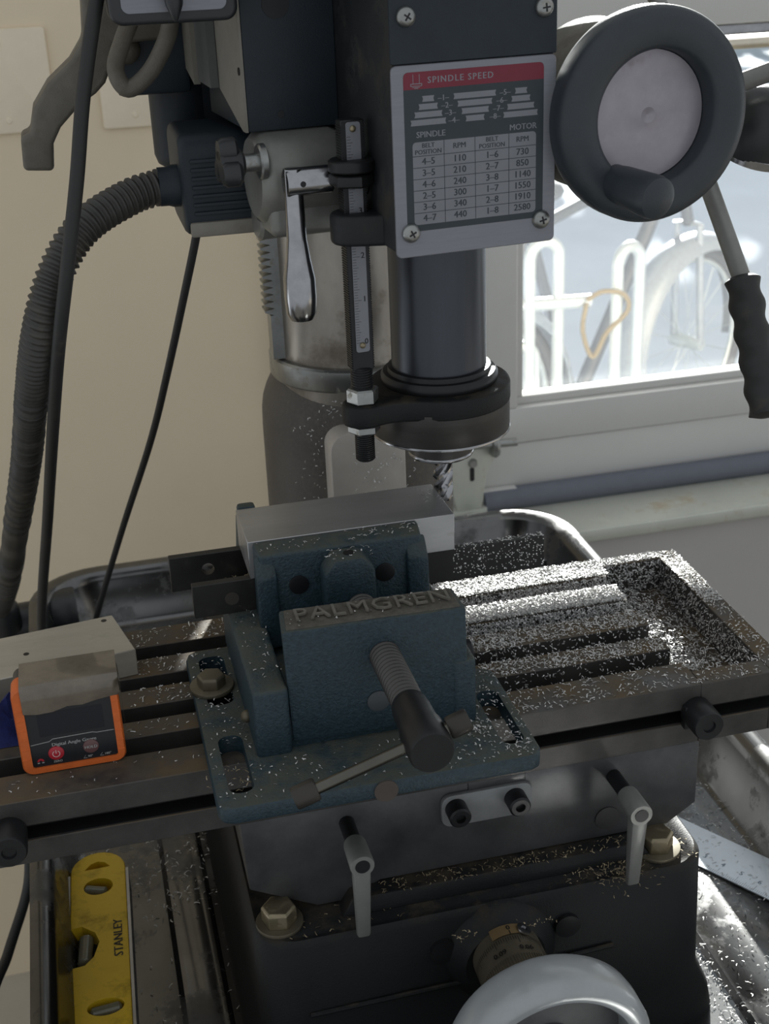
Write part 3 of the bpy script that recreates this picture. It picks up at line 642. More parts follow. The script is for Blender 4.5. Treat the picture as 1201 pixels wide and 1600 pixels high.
# --- housings on the left of the head
MB().lathe([(22, -4), (26, 0), (27, 4), (27, 40), (24, 46)], H(-92, 42, 287), HU, 48).build('clamp_housing', SILVERCAST, mm)
MB().lathe([(13, 0), (15, 2), (15, 46)], H(-92, 60, 262), HU, 32).build('clamp_barrel', SILVERCAST, mm)
MB().box(-92, -46, 20, 60, 255, 275, H).build('clamp_foot', SILVERCAST, mm, bevel=5, seg=3)
kb = MB().lathe([(5, 0), (5, 20)], H(-112, 22, 299), HU, 20).build('clamp_knob', ZINC, mm)
kl = MB()
for a in (90, 210, 330): kl.lathe([(5.5, 0), (7, 2), (7, 9), (5, 11)], H(-119, 22 + 8 * math.cos(R(a)), 299 + 8 * math.sin(R(a))), HU, 20)
kl.lathe([(8, 0), (8.5, 2), (8.5, 12), (6, 14)], H(-119, 22, 299), HU, 24)
kl.build('knob_lobes', PLASTIC, kb)
MB().lathe([(9, 0), (10, 1), (10, 4), (8, 5)], H(-97, 22, 299), HU, 28).build('knob_washer', ZINC, kb)
# finned junction housing
fm = MB(); yz = rrect(186, 262, 249, 309, 12)
fm.prism([(131, y, z) for y, z in yz], (54, 0, 0))
fin = fm.build('finned_housing', BLACKPAINT, mm, bevel=5, seg=3)
for k in range(7): MB().box(137, 187, 184.2, 190, 262.5 + 5.1 * k, 264.6 + 5.1 * k).build('fin', BLACKPAINT, fin, bevel=.5)
MB().box(134, 187, 184.6, 190, 249.5, 258.5).build('housing_lip', SHEETGREY, fin, bevel=1.5)
MB().lathe([(12.5, 0), (12.5, 6), (11.5, 9), (11.5, 14)], (133, 206, 277.5), (-1, 0, 0), 28).build('hose_gland', BLACKPAINT, fin)
# control box behind, sheet sides
cb = MB().box(-98, -45, 33, 130, 313.5, 470, H).build('control_box', BLACKPAINT, mm, bevel=1)
MB().lathe([(7.6, 0), (7.6, .6)], H(-78, 33, 380), HV * -1, 32).build('panel_hole', BLACKOX, cb)
MB().lathe([(2, 0), (2, .5)], H(-79, 33, 322), HV * -1, 16).build('screw_hole', BLACKOX, cb)
MB().prism([H(-98.2, v, z) for v, z in ((33, 313.5), (40, 313.5), (92, 332), (92, 470), (33, 470))], HU * -1.5).build('side_panel', SHEETGREY, cb)
MB().prism([H(-100, v, z) for v, z in ((92, 332), (125, 333), (125, 470), (92, 470))], HU * -5).build('side_flange', mat('sheet_slate', (0.10, 0.105, 0.10), 0.55), cb)
MB().prism([H(-104, v, z) for v, z in ((125, 331), (165, 345), (165, 470), (125, 470))], HU * -4).build('rear_panel', SHEETGREY, cb)
MB().lathe([(2.2, 0), (2.2, .5)], H(-99.7, 38, 346), HU * -1, 12).build('side_hole', BLACKOX, cb)
MB().box(-108, -60, 165, 215, 300, 470, H).build('belt_guard', BLACKPAINT, mm, bevel=4)
# read-out panel at the top
pn_ = MB().prism([(p[0], 130, p[1]) for p in rrect(98, 165, 374.5, 470, 7)], (0, 24, 0)).build('switch_panel', PLASTIC, mm, bevel=2.5, seg=3)
MB().prism([(p[0], 129.2, p[1]) for p in rrect(104.5, 159, 380.5, 462, 4)], (0, 1.5, 0)).build('panel_label', PLATE, pn_, smooth=0)
MB().lathe([(5.5, 0), (4.5, 8), (1.5, 15), (.4, 16)], (131, 122, 392), (0, -.1, -1), 20).build('toggle_lever', PLASTIC, pn_)
# motor and its bracket arm
arm = [(88.5, 382), (86.8, 360.7), (77.6, 348.4), (62.7, 336.5), (52, 322.3), (47.9, 307.4), (42.1, 306.7), (40.9, 285.7), (59.3, 284.2), (61.2, 300.7), (66.7, 309.9), (79.9, 322.2), (90.3, 328.3), (96.8, 334.2), (103, 346.9), (104.5, 356), (134.3, 357.2), (140, 380), (140, 450), (90, 450)]
MB().prism([(x, 250, z) for x, z in arm], (0, 32, 0)).build('motor_bracket', GREYCAST, mm, bevel=4, seg=3, smooth=50)
MB().lathe([(14, 272), (20, 276), (22, 282), (22, 470)], (147, 300, 0), (0, 0, 1), 36).build('motor', BLACKPAINT, mm)
MB().tube(catmull([(138, 218, 378), (134.2, 215, 362.3), (122.1, 213, 343.5), (108, 212, 334.3), (102, 214, 345), (108, 219, 360), (116, 224, 374)], 8), 5.2, 14).build('motor_lead', GREYCAST, mm)
MB().box(104, 150, 262, 292, 324, 380).build('motor_mount', BLACKPAINT, mm, bevel=3)
MB().ball((112, 262, 352), 9, 16).build('bracket_pivot', GREYCAST, mm)
# --- right of head: fine feed housing, wheel
MB().lathe([(40, 0), (47, 3), (47, 44), (44, 48)], H(93, -6, 319), HV * -1, 56).build('worm_housing', GREYCAST, mm)
MB().lathe([(34, 0), (36, 3), (36, 30)], H(45, 30, 312), HU, 40).build('hub_housing', GREYCAST, mm)
fw = MB().lathe([(50, 0), (55, 3), (56, 7), (56, 17), (54, 21), (49, 23), (37, 22.5), (34.5, 20), (34, 10), (33.5, 6)], H(97, -56, 319), HV * -1, 80, caps=False)
fw = fw.build('fine_feed_wheel', WHEELPL, mm, smooth=50)
MB().lathe([(50, 2), (40, 6), (34, 9.5), (.1, 9.5)], H(97, -56, 319), HV * -1, 64, caps=False).build('wheel_back', WHEELPL, fw)
dsk = MB(); rings = []
for i in range(9):
    r = 33.6 * i / 8 + .01; rings.append([H(97 + r * math.cos(2 * math.pi * k / 56), -66.4 + .35 * math.sin(3 * k * 2 * math.pi / 56 + i) * (i / 8) - (1.2 if i == 1 else 0) + (0.8 if i == 0 else 0), 319 + r * math.sin(2 * math.pi * k / 56)) for k in range(56)])
dsk.loft(rings, caps=False).build('wheel_disc', DISC, fw)
MB().lathe([(9.5, 0), (9.5, 3), (10.3, 8), (11.6, 32), (10.8, 36), (7, 38.5), (.1, 39)], H(74, -74, 287), HV * -1 + HU * .2 + Vector((0, 0, -.1)), 32).build('crank_handle', WHEELPL, fw)
# downfeed hub and spokes
hc = Vector((448, 165, 300))
hb = MB().lathe([(20, -60), (24, -30), (27, -12), (28, 0), (27, 16), (22, 26), (10, 30), (.1, 31)], hc, HU, 40).build('downfeed_hub', PLASTIC, mm)
MB().lathe([(28, -4), (29.2, -2), (29.2, 2), (28, 4)], hc + HU * 12, HU, 40, caps=False).build('hub_ring', STEEL, hb)
def spoke(a, b, c, grip=True):
    a, b, c = Vector(a), Vector(b), Vector(c)
    MB().tube([a, b], 5.6, 18).build('spoke', LEVERGREY, hb)
    if grip:
        d = (c - b).normalized(); L_ = (c - b).length; pr_ = []
        for k in range(46):
            h = L_ * k / 45; r = 10.2 + .9 * math.cos(2 * math.pi * h / 17.5)
            if k == 0: r = 8.5
            if k == 45: r = 5
            pr_.append((r, h))
        MB().lathe(pr_, b - d * 2, d, 32).build('grip', RUBBER, hb)
spoke((441, 165, 298), (454.5, 104, 211.5), (453, 58, 138))
spoke((452, 130, 322), (520, 88, 352), (575, 55, 376))
MB().lathe([(9, -22), (17, -20), (20, -12), (21.5, 0), (20, 12), (15, 20), (7, 23)], Vector((480, 142, 296)), Vector((.25, -.2, 1)), 36).build('clutch_knob', PLASTIC, hb)
MB().lathe([(13, 0), (16.5, 1), (17.5, 6), (15, 9)], Vector((475, 146, 273)), Vector((.25, -.2, 1)), 36).build('clutch_ring', STEEL, hb)
spoke((452, 178, 316), (440, 240, 388), (436, 262, 415))

# ================================================================== VISE
vs = thing('machine_vise', 'blue cast machine vise bolted across the slotted table', 'vise', (185, 30, 0))
bp = [(105, -53), (266, -53), (271, -51), (273, -46), (273, 34), (270, 39), (262, 42), (250, 46), (250, 112), (105, 112), (99.5, 110), (97.6, 104), (97.6, -46), (99.5, -51)]
vb = MB().prism([(x, y, 0) for x, y in bp], (0, 0, 10.5)).build('vise_base', VISE, vs, bevel=1.8, seg=2)
cts = []
for x0, x1, y0, y1 in ((105, 118.5, -41, 13), (104.5, 120, 46, 102), (254.5, 267.5, -40, 15)):
    cts.append(MB().prism([(p[0], p[1], -5) for p in rrect(x0, x1, y0, y1, 6)], (0, 0, 22)).build('cutter', VISE, vs))
cut(vb, cts)
MB().box(124, 143.5, -13, 120, 8, 51).build('side_rail', VISE, vs, bevel=3, seg=3)
MB().box(234, 248, -13, 120, 8, 51).build('side_rail', VISE, vs, bevel=3, seg=3)
MB().box(138, 240, -8, 120, 8, 30).build('vise_bed', VISE, vs, bevel=2)
MB().hexa([(136, 126, 20), (246, 126, 20), (246, 155, 8), (136, 155, 8), (140, 126, 88), (241, 126, 88), (241, 142, 88), (140, 142, 88)]).build('fixed_jaw', VISE, vs, bevel=2.5, seg=3)
MB().box(140, 151, 126.5, 134, 80, 96.8).build('jaw_horn', VISE, vs, bevel=2)
fbm = MB()
def FB(x, y, z):
    a = R(-1.6); dx, dy = x - 193, y; return (193 + dx * math.cos(a) - dy * math.sin(a), dx * math.sin(a) + dy * math.cos(a), z)
fbm.hexa([FB(144.5, -11, 14), FB(244, -11, 14), FB(240, 13, 14), FB(150, 13, 14), FB(142.8, -11, 83), FB(243, -11, 83), FB(241, 11.5, 84.5), FB(144.5, 11.5, 84.5)])
fb = fbm.build('front_block', VISE, vs, bevel=1.6, seg=2)
MB().hexa([FB(145.5, -9.6, 83), FB(240.5, -9.6, 83), FB(239, 10.2, 84.2), FB(147, 10.2, 84.2), FB(146, -9.2, 83.7), FB(240, -9.2, 83.7), FB(238.5, 9.8, 85.0), FB(147.5, 9.8, 85.0)]).build('top_pad', VISETOP, fb, bevel=.3, seg=1)
lt = MB().text('PALMGREN', FB(194, 0.4, 85.6), Vector(FB(1, 0, 0)) - Vector(FB(0, 0, 0)), Vector((.0, 1, .066)), 15.5, ext=0.9, space=1.08, font_w=1.04).build('raised_letters', mat('worn_letters', (0.13, 0.12, 0.10), 0.6, var=0.3, scale=150), fb, smooth=0)
MB().lathe([(6.3, 0), (6.3, .7), (5.6, 1)], (192.5, -11, 33), (0, -1, 0), 28).build('plug_disc', mat('plug_grey', (0.05, 0.055, 0.06), 0.5), fb)
# movable jaw
mj = MB().hexa([(142, 62, 34), (239, 62, 34), (240, 78, 34), (140, 78, 34), (143, 63, 93), (238.5, 63, 93), (240, 78, 95.5), (141, 78, 95.5)])
jaw = mj.build('movable_jaw', VISE, vs, bevel=2.2, seg=3)
for x0, x1, xi in ((140, 152, 151), (241, 229, 230)):
    MB().hexa([(x0, 55, 36), (x1, 57, 36), (x1, 64, 36), (x0, 64, 36), (x0, 57, 80), (x1, 60, 80), (x1, 66, 92), (x0, 66, 92)]).build('jaw_cheek', VISE, jaw, bevel=1.2)
MB().prism([(177, 63, 58), (207, 63, 58), (207, 63, 83), (200, 63, 92), (184, 63, 92), (177, 63, 83)], (0, -17, 0)).build('nut_boss', VISE, jaw, bevel=2.5, seg=2)
MB().lathe([(3, 0), (3, .6)], (193, 54, 92), (0, 0, 1), 16).build('oil_hole', BLACKOX, jaw)
for x in (164.6, 215.8):
    MB().lathe([(5.8, 0), (5.8, .8), (5, 1)], (x, 62.6, 72), (0, -1, 0), 28).build('jaw_screw', BLACKOX, jaw)
# screw: thread as stacked rounded rings
def thread(y0, y1, r, pitch, parent, nm):
    pf = []; h = 0
    while h < y0 - y1:
        pf += [(r * .84, h), (r * .97, h + pitch * .22), (r, h + pitch * .42), (r * .97, h + pitch * .62), (r * .84, h + pitch * .84)]; h += pitch
    return MB().lathe(pf, (197, y0, 61), (0, -1, 0), 32).build(nm, DARKTURN, parent, smooth=60)
thread(-10, -64, 8.6, 3.4, vs, 'vise_screw'); thread(50, 8, 8.6, 3.4, vs, 'inner_screw')
sh = MB().lathe([(8.4, 0), (9.2, 1.5), (9.8, 6), (10.2, 20), (11.3, 26), (11.4, 43), (10.6, 45), (.1, 45)], (197, -61, 61), (0, -1, 0), 40).build('screw_head', BLACKOX, vs)
tb0, tb1 = Vector((135, -94, 41.5)), Vector((214, -94, 67))
tdir = (tb1 - tb0).normalized()
bar_ = MB().tube([tb0, tb1], 2.9, 24).build('tommy_bar', mat('bar_steel', (0.12, 0.115, 0.10), 0.22, 1.0, var=.1), vs)
MB().lathe([(5.2, 0), (5.8, 1), (5.8, 11), (5.2, 12)], tb0 - tdir * 4, tdir, 28).build('bar_cap', CAPM, bar_)
MB().lathe([(5.2, 0), (5.8, 1), (5.8, 10), (5.2, 11)], tb1 - tdir * 6, tdir, 28).build('bar_cap', CAPM, bar_)
MB().lathe([(6.5, 0), (6.5, .8)], (185.3, -53, 4.6), (0, -1, 0), 24).build('base_pin', mat('pin_brown', (0.07, 0.055, 0.045), 0.5), vs)
MB().ball((123, 16, 19.5), 3.6, 12).build('side_screw', WASHER, vs)
MB().lathe([(6, 0), (6.5, 1), (6.5, 5), (5.5, 6)], (248, 16, 39), (1, 0, 0), 20).build('side_bolt', BLACKOX, vs)
hb_ = thing('hold_down_bolt', 'dull hex bolt with round washer clamping the left of the vise base', 'bolt', (109, 66, 10.5))
hexbolt((109, 66, 10.5), 8.6, 7, 13, hb_, mt=WASHER)

# ================================================================== WORK HELD IN THE VISE
def bar_with_hole(x0, x1, y0, y1, z0, z1, hx, hz, hr, label, mt=BAR):
    o = MB().box(x0, x1, y0, y1, z0, z1).build('parallel_bar', mt, bevel=.4, seg=1, root=((x0 + x1) / 2, (y0 + y1) / 2, z0))
    if hr:
        c = MB().cyl((hx, y0 - 5, hz), (hx, y1 + 5, hz), hr, n=28).build('cutter', mt, root=(0, 0, 0)); cut(o, [c])
    return tag(o, label, 'bar', 'black parallel bars around the vise')
bar_with_hole(95, 262, 120, 125.5, 49, 71.8, 118, 61.5, 3.9, 'black flat bar with a through hole under the rear of the aluminium block')
b2 = bar_with_hole(104.5, 320.5, 79, 84.5, 50.8, 71.8, 0, 0, 0, 'long black flat bar under the front edge of the aluminium block')
MB().lathe([(4.2, 0), (4.2, .4)], (127, 79, 60.7), (0, -1, 0), 20).build('filled_hole', mat('grime', (.04, .035, .03), .8), b2)
wp_ = MB().hexa([(138.7, 78, 72), (263, 78, 72), (263, 126, 72), (138.7, 126, 72), (138.7, 78, 95.6), (263, 78, 95.6), (262.2, 126, 95.6), (138.7, 126, 95.6)]).build('aluminium_block', ALU, bevel=.35, seg=1, root=(200, 102, 72))
tag(wp_, 'bright milled aluminium block clamped in the vise under the cutter', 'metal block')

# loose bar lying on the table
al = MB(); ca, sa = math.cos(R(7.6)), math.sin(R(7.6))
def AL(x, y, z): return (68.5 + x * ca - y * sa, 112 + x * sa + y * ca, z)
al.hexa([AL(-170, 0, 0), AL(0, 0, 0), AL(-3, 50.5, 0), AL(-170, 50.5, 0), AL(-170, 0, 18), AL(0, 0, 18), AL(-5, 50.5, 18), AL(-170, 50.5, 18)])
ab = al.build('aluminium_bar', ALUSAW, bevel=.6, seg=1, root=(0, 125, 0)); tag(ab, 'sawn aluminium bar with small drilled holes lying on the table behind the gauge', 'metal bar')
for x, y in ((51.4, 155), (3.1, 126.8)): MB().lathe([(1.8, 0), (1.8, .15)], (x, y, 18), (0, 0, 1), 16).build('drilled_hole', BLACKOX, ab)

# ================================================================== DIGITAL ANGLE GAUGE
dg = thing('angle_gauge', 'orange and black digital angle gauge with tape over its top, on the table', 'gauge', (27.5, 36, 0))
gx0, gx1, gy0, gy1 = -0.5, 55.5, 22, 49
gb = MB().prism([(p[0], gy0 + 1.5, p[1]) for p in rrect(gx0 + 1, gx1 - 1, 1, 54, 5)], (0, gy1 - gy0 - 2, 0)).build('gauge_body', PLASTIC, dg, bevel=1)
fr = MB(); o_ = rrect(gx0, gx1, 0, 55, 5.5, 6); i_ = rrect(gx0 + 5.5, gx1 - 4.5, 4.2, 51, 1.5, 6)
rings = []
for ring, y in ((o_, gy0 + 14), (o_, gy0 + 1.5), ([(a * .97 + 27.5 * .03, b * .97 + 27.5 * .03) for a, b in o_], gy0), (i_, gy0), (i_, gy0 + 3)): rings.append([(x, y, z) for x, z in ring])
fr.loft(rings, caps=False); bmp = fr.build('orange_bumper', ORANGE, dg, smooth=40)
fc = MB().prism([(p[0], gy0 + 1.2, p[1]) for p in rrect(gx0 + 5, gx1 - 4, 4, 51.5, 1)], (0, 2, 0)).build('gauge_face', GFACE, dg, smooth=0)
MB().prism([(p[0], gy0 + 1.15, p[1]) for p in rrect(11, 46, 23, 38, 1)], (0, .2, 0)).build('display', GSCREEN, fc, smooth=0)
ln = MB(); yy = gy0 + 1.05
for a, b in (((5.5, 18.4), (15.5, 19.3)), ((15.5, 19.3), (17.5, 20.6)), ((17.5, 20.6), (39, 21)), ((39, 21), (41, 20.4)), ((41, 20.4), (50.5, 20.4))):
    ln.quad((a[0], yy, a[1]), (b[0], yy, b[1]), (b[0], yy, b[1] + .45), (a[0], yy, a[1] + .45))
ln.text('Digital Angle Gauge', (28.5, yy, 17.0), (1, 0, 0), (0, 0, 1), 3.0); ln.text('ZERO', (18.5, yy, 6.2), (1, 0, 0), (0, 0, 1), 1.9)
for tx, s_ in ((33, '90\u00b0'), (42, '180\u00b0')):
    ln.text(s_, (tx + 1.6, yy, 6.0), (1, 0, 0), (0, 0, 1), 2.0, 'LEFT')
    for a, b in (((tx - .8, 5.1), (tx + 1.2, 5.1)), ((tx - .8, 5.1), (tx + .6, 6.9))):
        ln.quad((a[0], yy, a[1]), (b[0], yy, b[1]), (b[0], yy, b[1] + .25), (a[0], yy, a[1] + .25))
ln.quad((7.6, yy, 6.4), (8.8, yy, 6.4), (8.8, yy, 7.1), (7.6, yy, 7.1)); ln.quad((10, yy, 6.4), (11.2, yy, 6.4), (11.2, yy, 7.1), (10, yy, 7.1))
ln.build('face_print', mat('print_grey', (.32, .32, .31), .6, var=.02), fc, smooth=0, fix=False)
mg = MB()
for k in range(10):
    a0, a1 = math.pi * k / 10, math.pi * (k + 1) / 10
    mg.quad(*[(9.4 + r * math.cos(a), yy, 7.6 + r * math.sin(a)) for r, a in ((.7, a0), (1.9, a0), (1.9, a1), (.7, a1))])
mg.build('magnet_mark', REDBTN, fc, smooth=0, fix=False)
for x, z, mt in ((18.2, 11.6, REDBTN), (37, 12.4, mat('hold_button', (.12, .055, .055), .4))):
    bt = MB().lathe([(4.3, 0), (4.2, .5), (3.6, .8), (.1, .9)], (x, gy0 + 1.2, z), (0, -1, 0), 28).build('button', mt, dg)
    if mt is REDBTN:
        pw = MB()
        for k in range(14):
            a0, a1 = R(120 + 300 * k / 14), R(120 + 300 * (k + 1) / 14)
            pw.quad(*[(x + r * math.cos(a), gy0 + .1, z + r * math.sin(a)) for r, a in ((1.7, a0), (2.15, a0), (2.15, a1), (1.7, a1))])
        pw.quad((x - .22, gy0 + .1, z + .2), (x + .22, gy0 + .1, z + .2), (x + .22, gy0 + .1, z + 2.4), (x - .22, gy0 + .1, z + 2.4))
        pw.build('power_symbol', mat('print_pink', (.62, .4, .38), .6), bt, smooth=0, fix=False)
    else: MB().text('HOLD', (x, gy0 + .1, z), (1, 0, 0), (0, 0, 1), 2.5).build('hold_word', mat('print_grey', (.32, .32, .31)), bt, smooth=0, fix=False)
# tape folded over the top
tp = MB(); xs = [4.5, 12, 20, 28, 36, 44, 52.5, 56.3]
edge = [39.5, 38.3, 38.6, 40.8, 40.3, 42.0, 43, 43]
prev = None
for x, e in zip(xs, edge):
    colv = [tp.v(q) for q in ((x, gy0 - .3, e), (x, gy0 - .75, 46), (x, gy0 - .9, 52.5), (x, gy0 - .2, 55.2), (x, gy0 + 1.6, 56.0 + .2 * math.sin(x)), (x, gy0 + 14, 55.8 + .3 * math.sin(2 * x)), (x, gy1 + .3, 55.5), (x, gy1 + .6, 48), (x, gy1 + .6, 30))]
    if prev:
        for k in range(8): tp.face((prev[k], colv[k], colv[k + 1], prev[k + 1]))
    prev = colv
side = [tp.v(q) for q in ((56.6, gy0 + 3, 43), (56.9, gy0 + 3, 51), (57, gy0 + 14, 52), (57, gy1, 40), (57, gy0 + 18, 4), (56.8, gy0 + 8, 12))]
tp.face(side); tp.face((prev[4], prev[5], side[2], side[1])); tp.face((prev[0], prev[2], side[1], side[0]))
to = tp.build('tape', TAPE, dg, smooth=60)
gr = MB()
for k in range(6):
    for x0, x1, s_ in ((gx0 + .6, gx0 + 4.8, -1), (gx1 - 4.0, gx1 - .5, 1)):
        z = 9 + 6.2 * k; gr.box(x0, x1, gy0 - .25, gy0 + .3, z + (1.2 if s_ < 0 else -1.2), z + .7 + (1.2 if s_ < 0 else -1.2))
gr.build('grip_ridges', ORANGE, bmp, bevel=.15)
# blue rag
rg = MB(); n_, m_ = 16, 12; V = []
for i in range(n_):
    row = []
    for j in range(m_):
        x = -46 + 46 * i / (n_ - 1); y = 54 + 34 * j / (m_ - 1)
        e = min(i, n_ - 1 - i, j, m_ - 1 - j)
        z = .4 + min(1, e / 2.2) * (15 + 6 * math.sin(x * .3 + y * .2) + 4 * math.sin(y * .5 - x * .12))
        row.append(rg.v((x + 2 * math.sin(y * .4), y, z)))
    V.append(row)
for i in range(n_ - 1):
    for j in range(m_ - 1): rg.face((V[i][j], V[i + 1][j], V[i + 1][j + 1], V[i][j + 1]))
bo = [V[i][0] for i in range(n_)] + [V[-1][j] for j in range(1, m_)] + [V[i][-1] for i in range(n_ - 2, -1, -1)] + [V[0][j] for j in range(m_ - 2, 0, -1)]
rg.face(bo[::-1])
tag(rg.build('blue_rag', BLUECLOTH, root=(-23, 70, 0), smooth=60), 'crumpled deep blue cloth on the table left of the angle gauge', 'cloth')

# ================================================================== SPIRIT LEVEL in the tray
lv = thing('spirit_level', 'yellow torpedo spirit level lying in the tray under the table', 'level', (22, 110, -236))
la = R(-1.9)
def LV(x, y, z):     # x across (-22..22), y along from the far tip (0) to the near tip (-229)
    return Vector((21.5 + x * math.cos(la) - y * math.sin(la), 225 + x * math.sin(la) + y * math.cos(la), z))
def lev_outline(wd, tip):
    P = []
    for k in range(13):
        a = R(180 * k / 12); P.append((wd * math.cos(a), tip * math.sin(a) - tip))
    P += [(-wd, -229 + 14), (-wd * .8, -229), (wd * .8, -229), (wd, -229 + 14)]
    return P
lo = lev_outline(20, 20); body = MB().prism([LV(x, y, -235.5) for x, y in lo], (0, 0, 22)).build('level_body', YELLOW, lv, bevel=2, seg=2, smooth=50)
cts = []
tri = [(-10, -20), (9, -19), (5, -13.5), (0, -11.5), (-5, -13.5)]
cts.append(MB().prism([LV(x, y, -225) for x, y in tri], (0, 0, 30)).build('cutter', YELLOW, lv))
for (ex, ey, ew, eh) in ((0, -40, 10.5, 9), (3, -160, 12, 7.5)):
    cts.append(MB().prism([LV(ex + ew * math.cos(R(15 * k)), ey + eh * math.sin(R(15 * k)), -226) for k in range(24)], (0, 0, 30)).build('cutter', YELLOW, lv))
cts.append(MB().prism([LV(x, y, -230) for x, y in ((-24, -82), (-12, -80), (-3, -88), (0, -98), (-4, -112), (-10, -119), (-24, -121))], (0, 0, 30)).build('cutter', YELLOW, lv))
cut(body, cts)
MB().prism([LV(x, y, -231) for x, y in ((-23, -81), (-11, -79), (-2, -88), (1, -98), (-3, -113), (-9, -121), (-23, -123))], (0, 0, 6)).build('centre_pocket', PLASTIC, lv)
for c, dx, dy, L_, r, z in (((-2, -41), 1, -.35, 17, 4, -217), ((3, -160), 1, .12, 20, 4, -217), ((-10, -100), 0.06, 1, 26, 5, -219)):
    d = LV(dx, dy, 0) - LV(0, 0, 0); d.normalize(); p = LV(c[0], c[1], z)
    MB().lathe([(r * .6, -L_ / 2), (r, -L_ / 2 + 1.5), (r, L_ / 2 - 1.5), (r * .6, L_ / 2)], p, d, 20).build('vial', VIAL, lv)
for s_ in (-1, 1):
    y0 = -24
    MB().hexa([LV(s_ * 20, -228, -235.8), LV(s_ * 22, -228, -235.8), LV(s_ * 22, y0, -235.8), LV(s_ * 20, y0, -235.8), LV(s_ * 20, -228, -213), LV(s_ * 22, -228, -213), LV(s_ * 22, y0, -213), LV(s_ * 20, y0, -213)]).build('edge_rail', ALU, lv)
MB().text('STANLEY', LV(13, -97, -213.3), LV(0, 1, 0) - LV(0, 0, 0), LV(-1, 0, 0) - LV(0, 0, 0), 8.8, space=1.03, bold=.035).build('brand_print', BLACKOX, lv, smooth=0, fix=False)

# ================================================================== RULE in the tray
ru = MB(); rd = Vector((42, -64, 0)).normalized(); rn = Vector((rd.y, -rd.x, 0))
rp = Vector((459, 166, -231))
def RU3(l, w_, h=0): return rp + rd * l + rn * w_ + Vector((0, 0, h))
# rn points to the left-near side of the rule
rul = MB().hexa([RU3(0, 0), RU3(150, 0), RU3(150, 40), RU3(0, 40), RU3(0, 0, 1), RU3(150, 0, 1), RU3(150, 40, 1), RU3(0, 40, 1)]).build('steel_rule', RULER, root=(470, 100, -231))
tag(rul, 'pale steel rule lying across the right side of the chip tray', 'ruler')
tk = MB()
for k in range(95):
    ln_ = 7 if k % 10 == 0 else (5 if k % 5 == 0 else 3.2); l = 4 + 1.5 * k
    tk.quad(RU3(l, 39.6, 1.06), RU3(l + .3, 39.6, 1.06), RU3(l + .3, 39.6 - ln_, 1.06), RU3(l, 39.6 - ln_, 1.06))
for k in range(1, 10): tk.text(str(k), RU3(4 + 15 * k, 28, 1.08), rd, -rn, 6)
tk.build('rule_marks', mat('rule_ink', (.2, .24, .3), .6), rul, smooth=0, fix=False)['kind'] = 'stuff'

# ================================================================== HOSE AND CABLES
hp = catmull([(120, 207, 277.5), (100.2, 200, 273.8), (71.5, 183, 262), (51.4, 172, 238), (38.1, 175, 204), (26.2, 214, 152.5), (12.2, 292, 80), (-8.2, 392, -10), (-32, 500, -112), (-52, 580, -180)], 70)
out = []; rad = []; acc = 0
for i, p in enumerate(hp):
    if i: acc += (p - hp[i - 1]).length
    out.append(p); rad.append(10.0 + 1.0 * math.cos(2 * math.pi * acc / 4.4))
hs = MB().tube(out, rad, 16).build('ribbed_hose', HOSEM, root=(-50, 560, -200), smooth=80)
tag(hs, 'thick ribbed black hose curving down left of the machine', 'hose')
def cable(path, r, name, label):
    o = MB().tube(catmull(path, 10), r, 14).build(name, RUBBER, root=path[-1], smooth=80); return tag(o, label, 'cable')
cable([(98, 158, 400), (91.9, 150, 382.3), (80.2, 148, 339.5), (71.1, 148, 296), (59.3, 150, 246.7), (48.3, 165, 198.3), (38, 210, 139.5), (20.7, 310, 31.4), (-6, 440, -134), (-2, 500, -205), (12, 545, -231)], 4.1, 'power_cable', 'thick black power cable hanging in front of the ribbed hose')
cable([(142, 232, 250), (141.6, 235, 241.2), (132.8, 255, 201.7), (117.8, 300, 131.5), (101.9, 350, 61.1), (72.4, 430, -46.4), (40, 535, -178), (34, 560, -215), (50, 575, -232.5)], 2.7, 'motor_cable', 'thin black cable hanging from the finned housing into the tray')
cable([(-20, 345, -250), (-34, 332, -262), (-44, 320, -310), (-62, 270, -330), (-75, 200, -330), (-80, 120, -420), (-80, 80, -1000)], 4.2, 'floor_cable', 'black cable hanging outside the left rim of the tray')
pf = thing('pipe_fitting', 'black plastic pipe fitting with a flange at the back left of the tray', 'pipe fitting', (-20, 610, -236))
MB().lathe([(19, 0), (20, 2), (20, 78), (19, 80)], (-72, 606, -212), (1, .06, 0), 36).build('pipe', PLASTIC, pf)
MB().lathe([(24, 0), (25.5, 2), (25.5, 24), (24, 26)], (-6, 610, -210), (1, .06, 0), 40).build('flange', PLASTIC, pf)
MB().lathe([(17, 0), (17, 24), (14, 30)], (-50, 592, -205), (0, -.35, 1), 28).build('hose_socket', PLASTIC, pf)

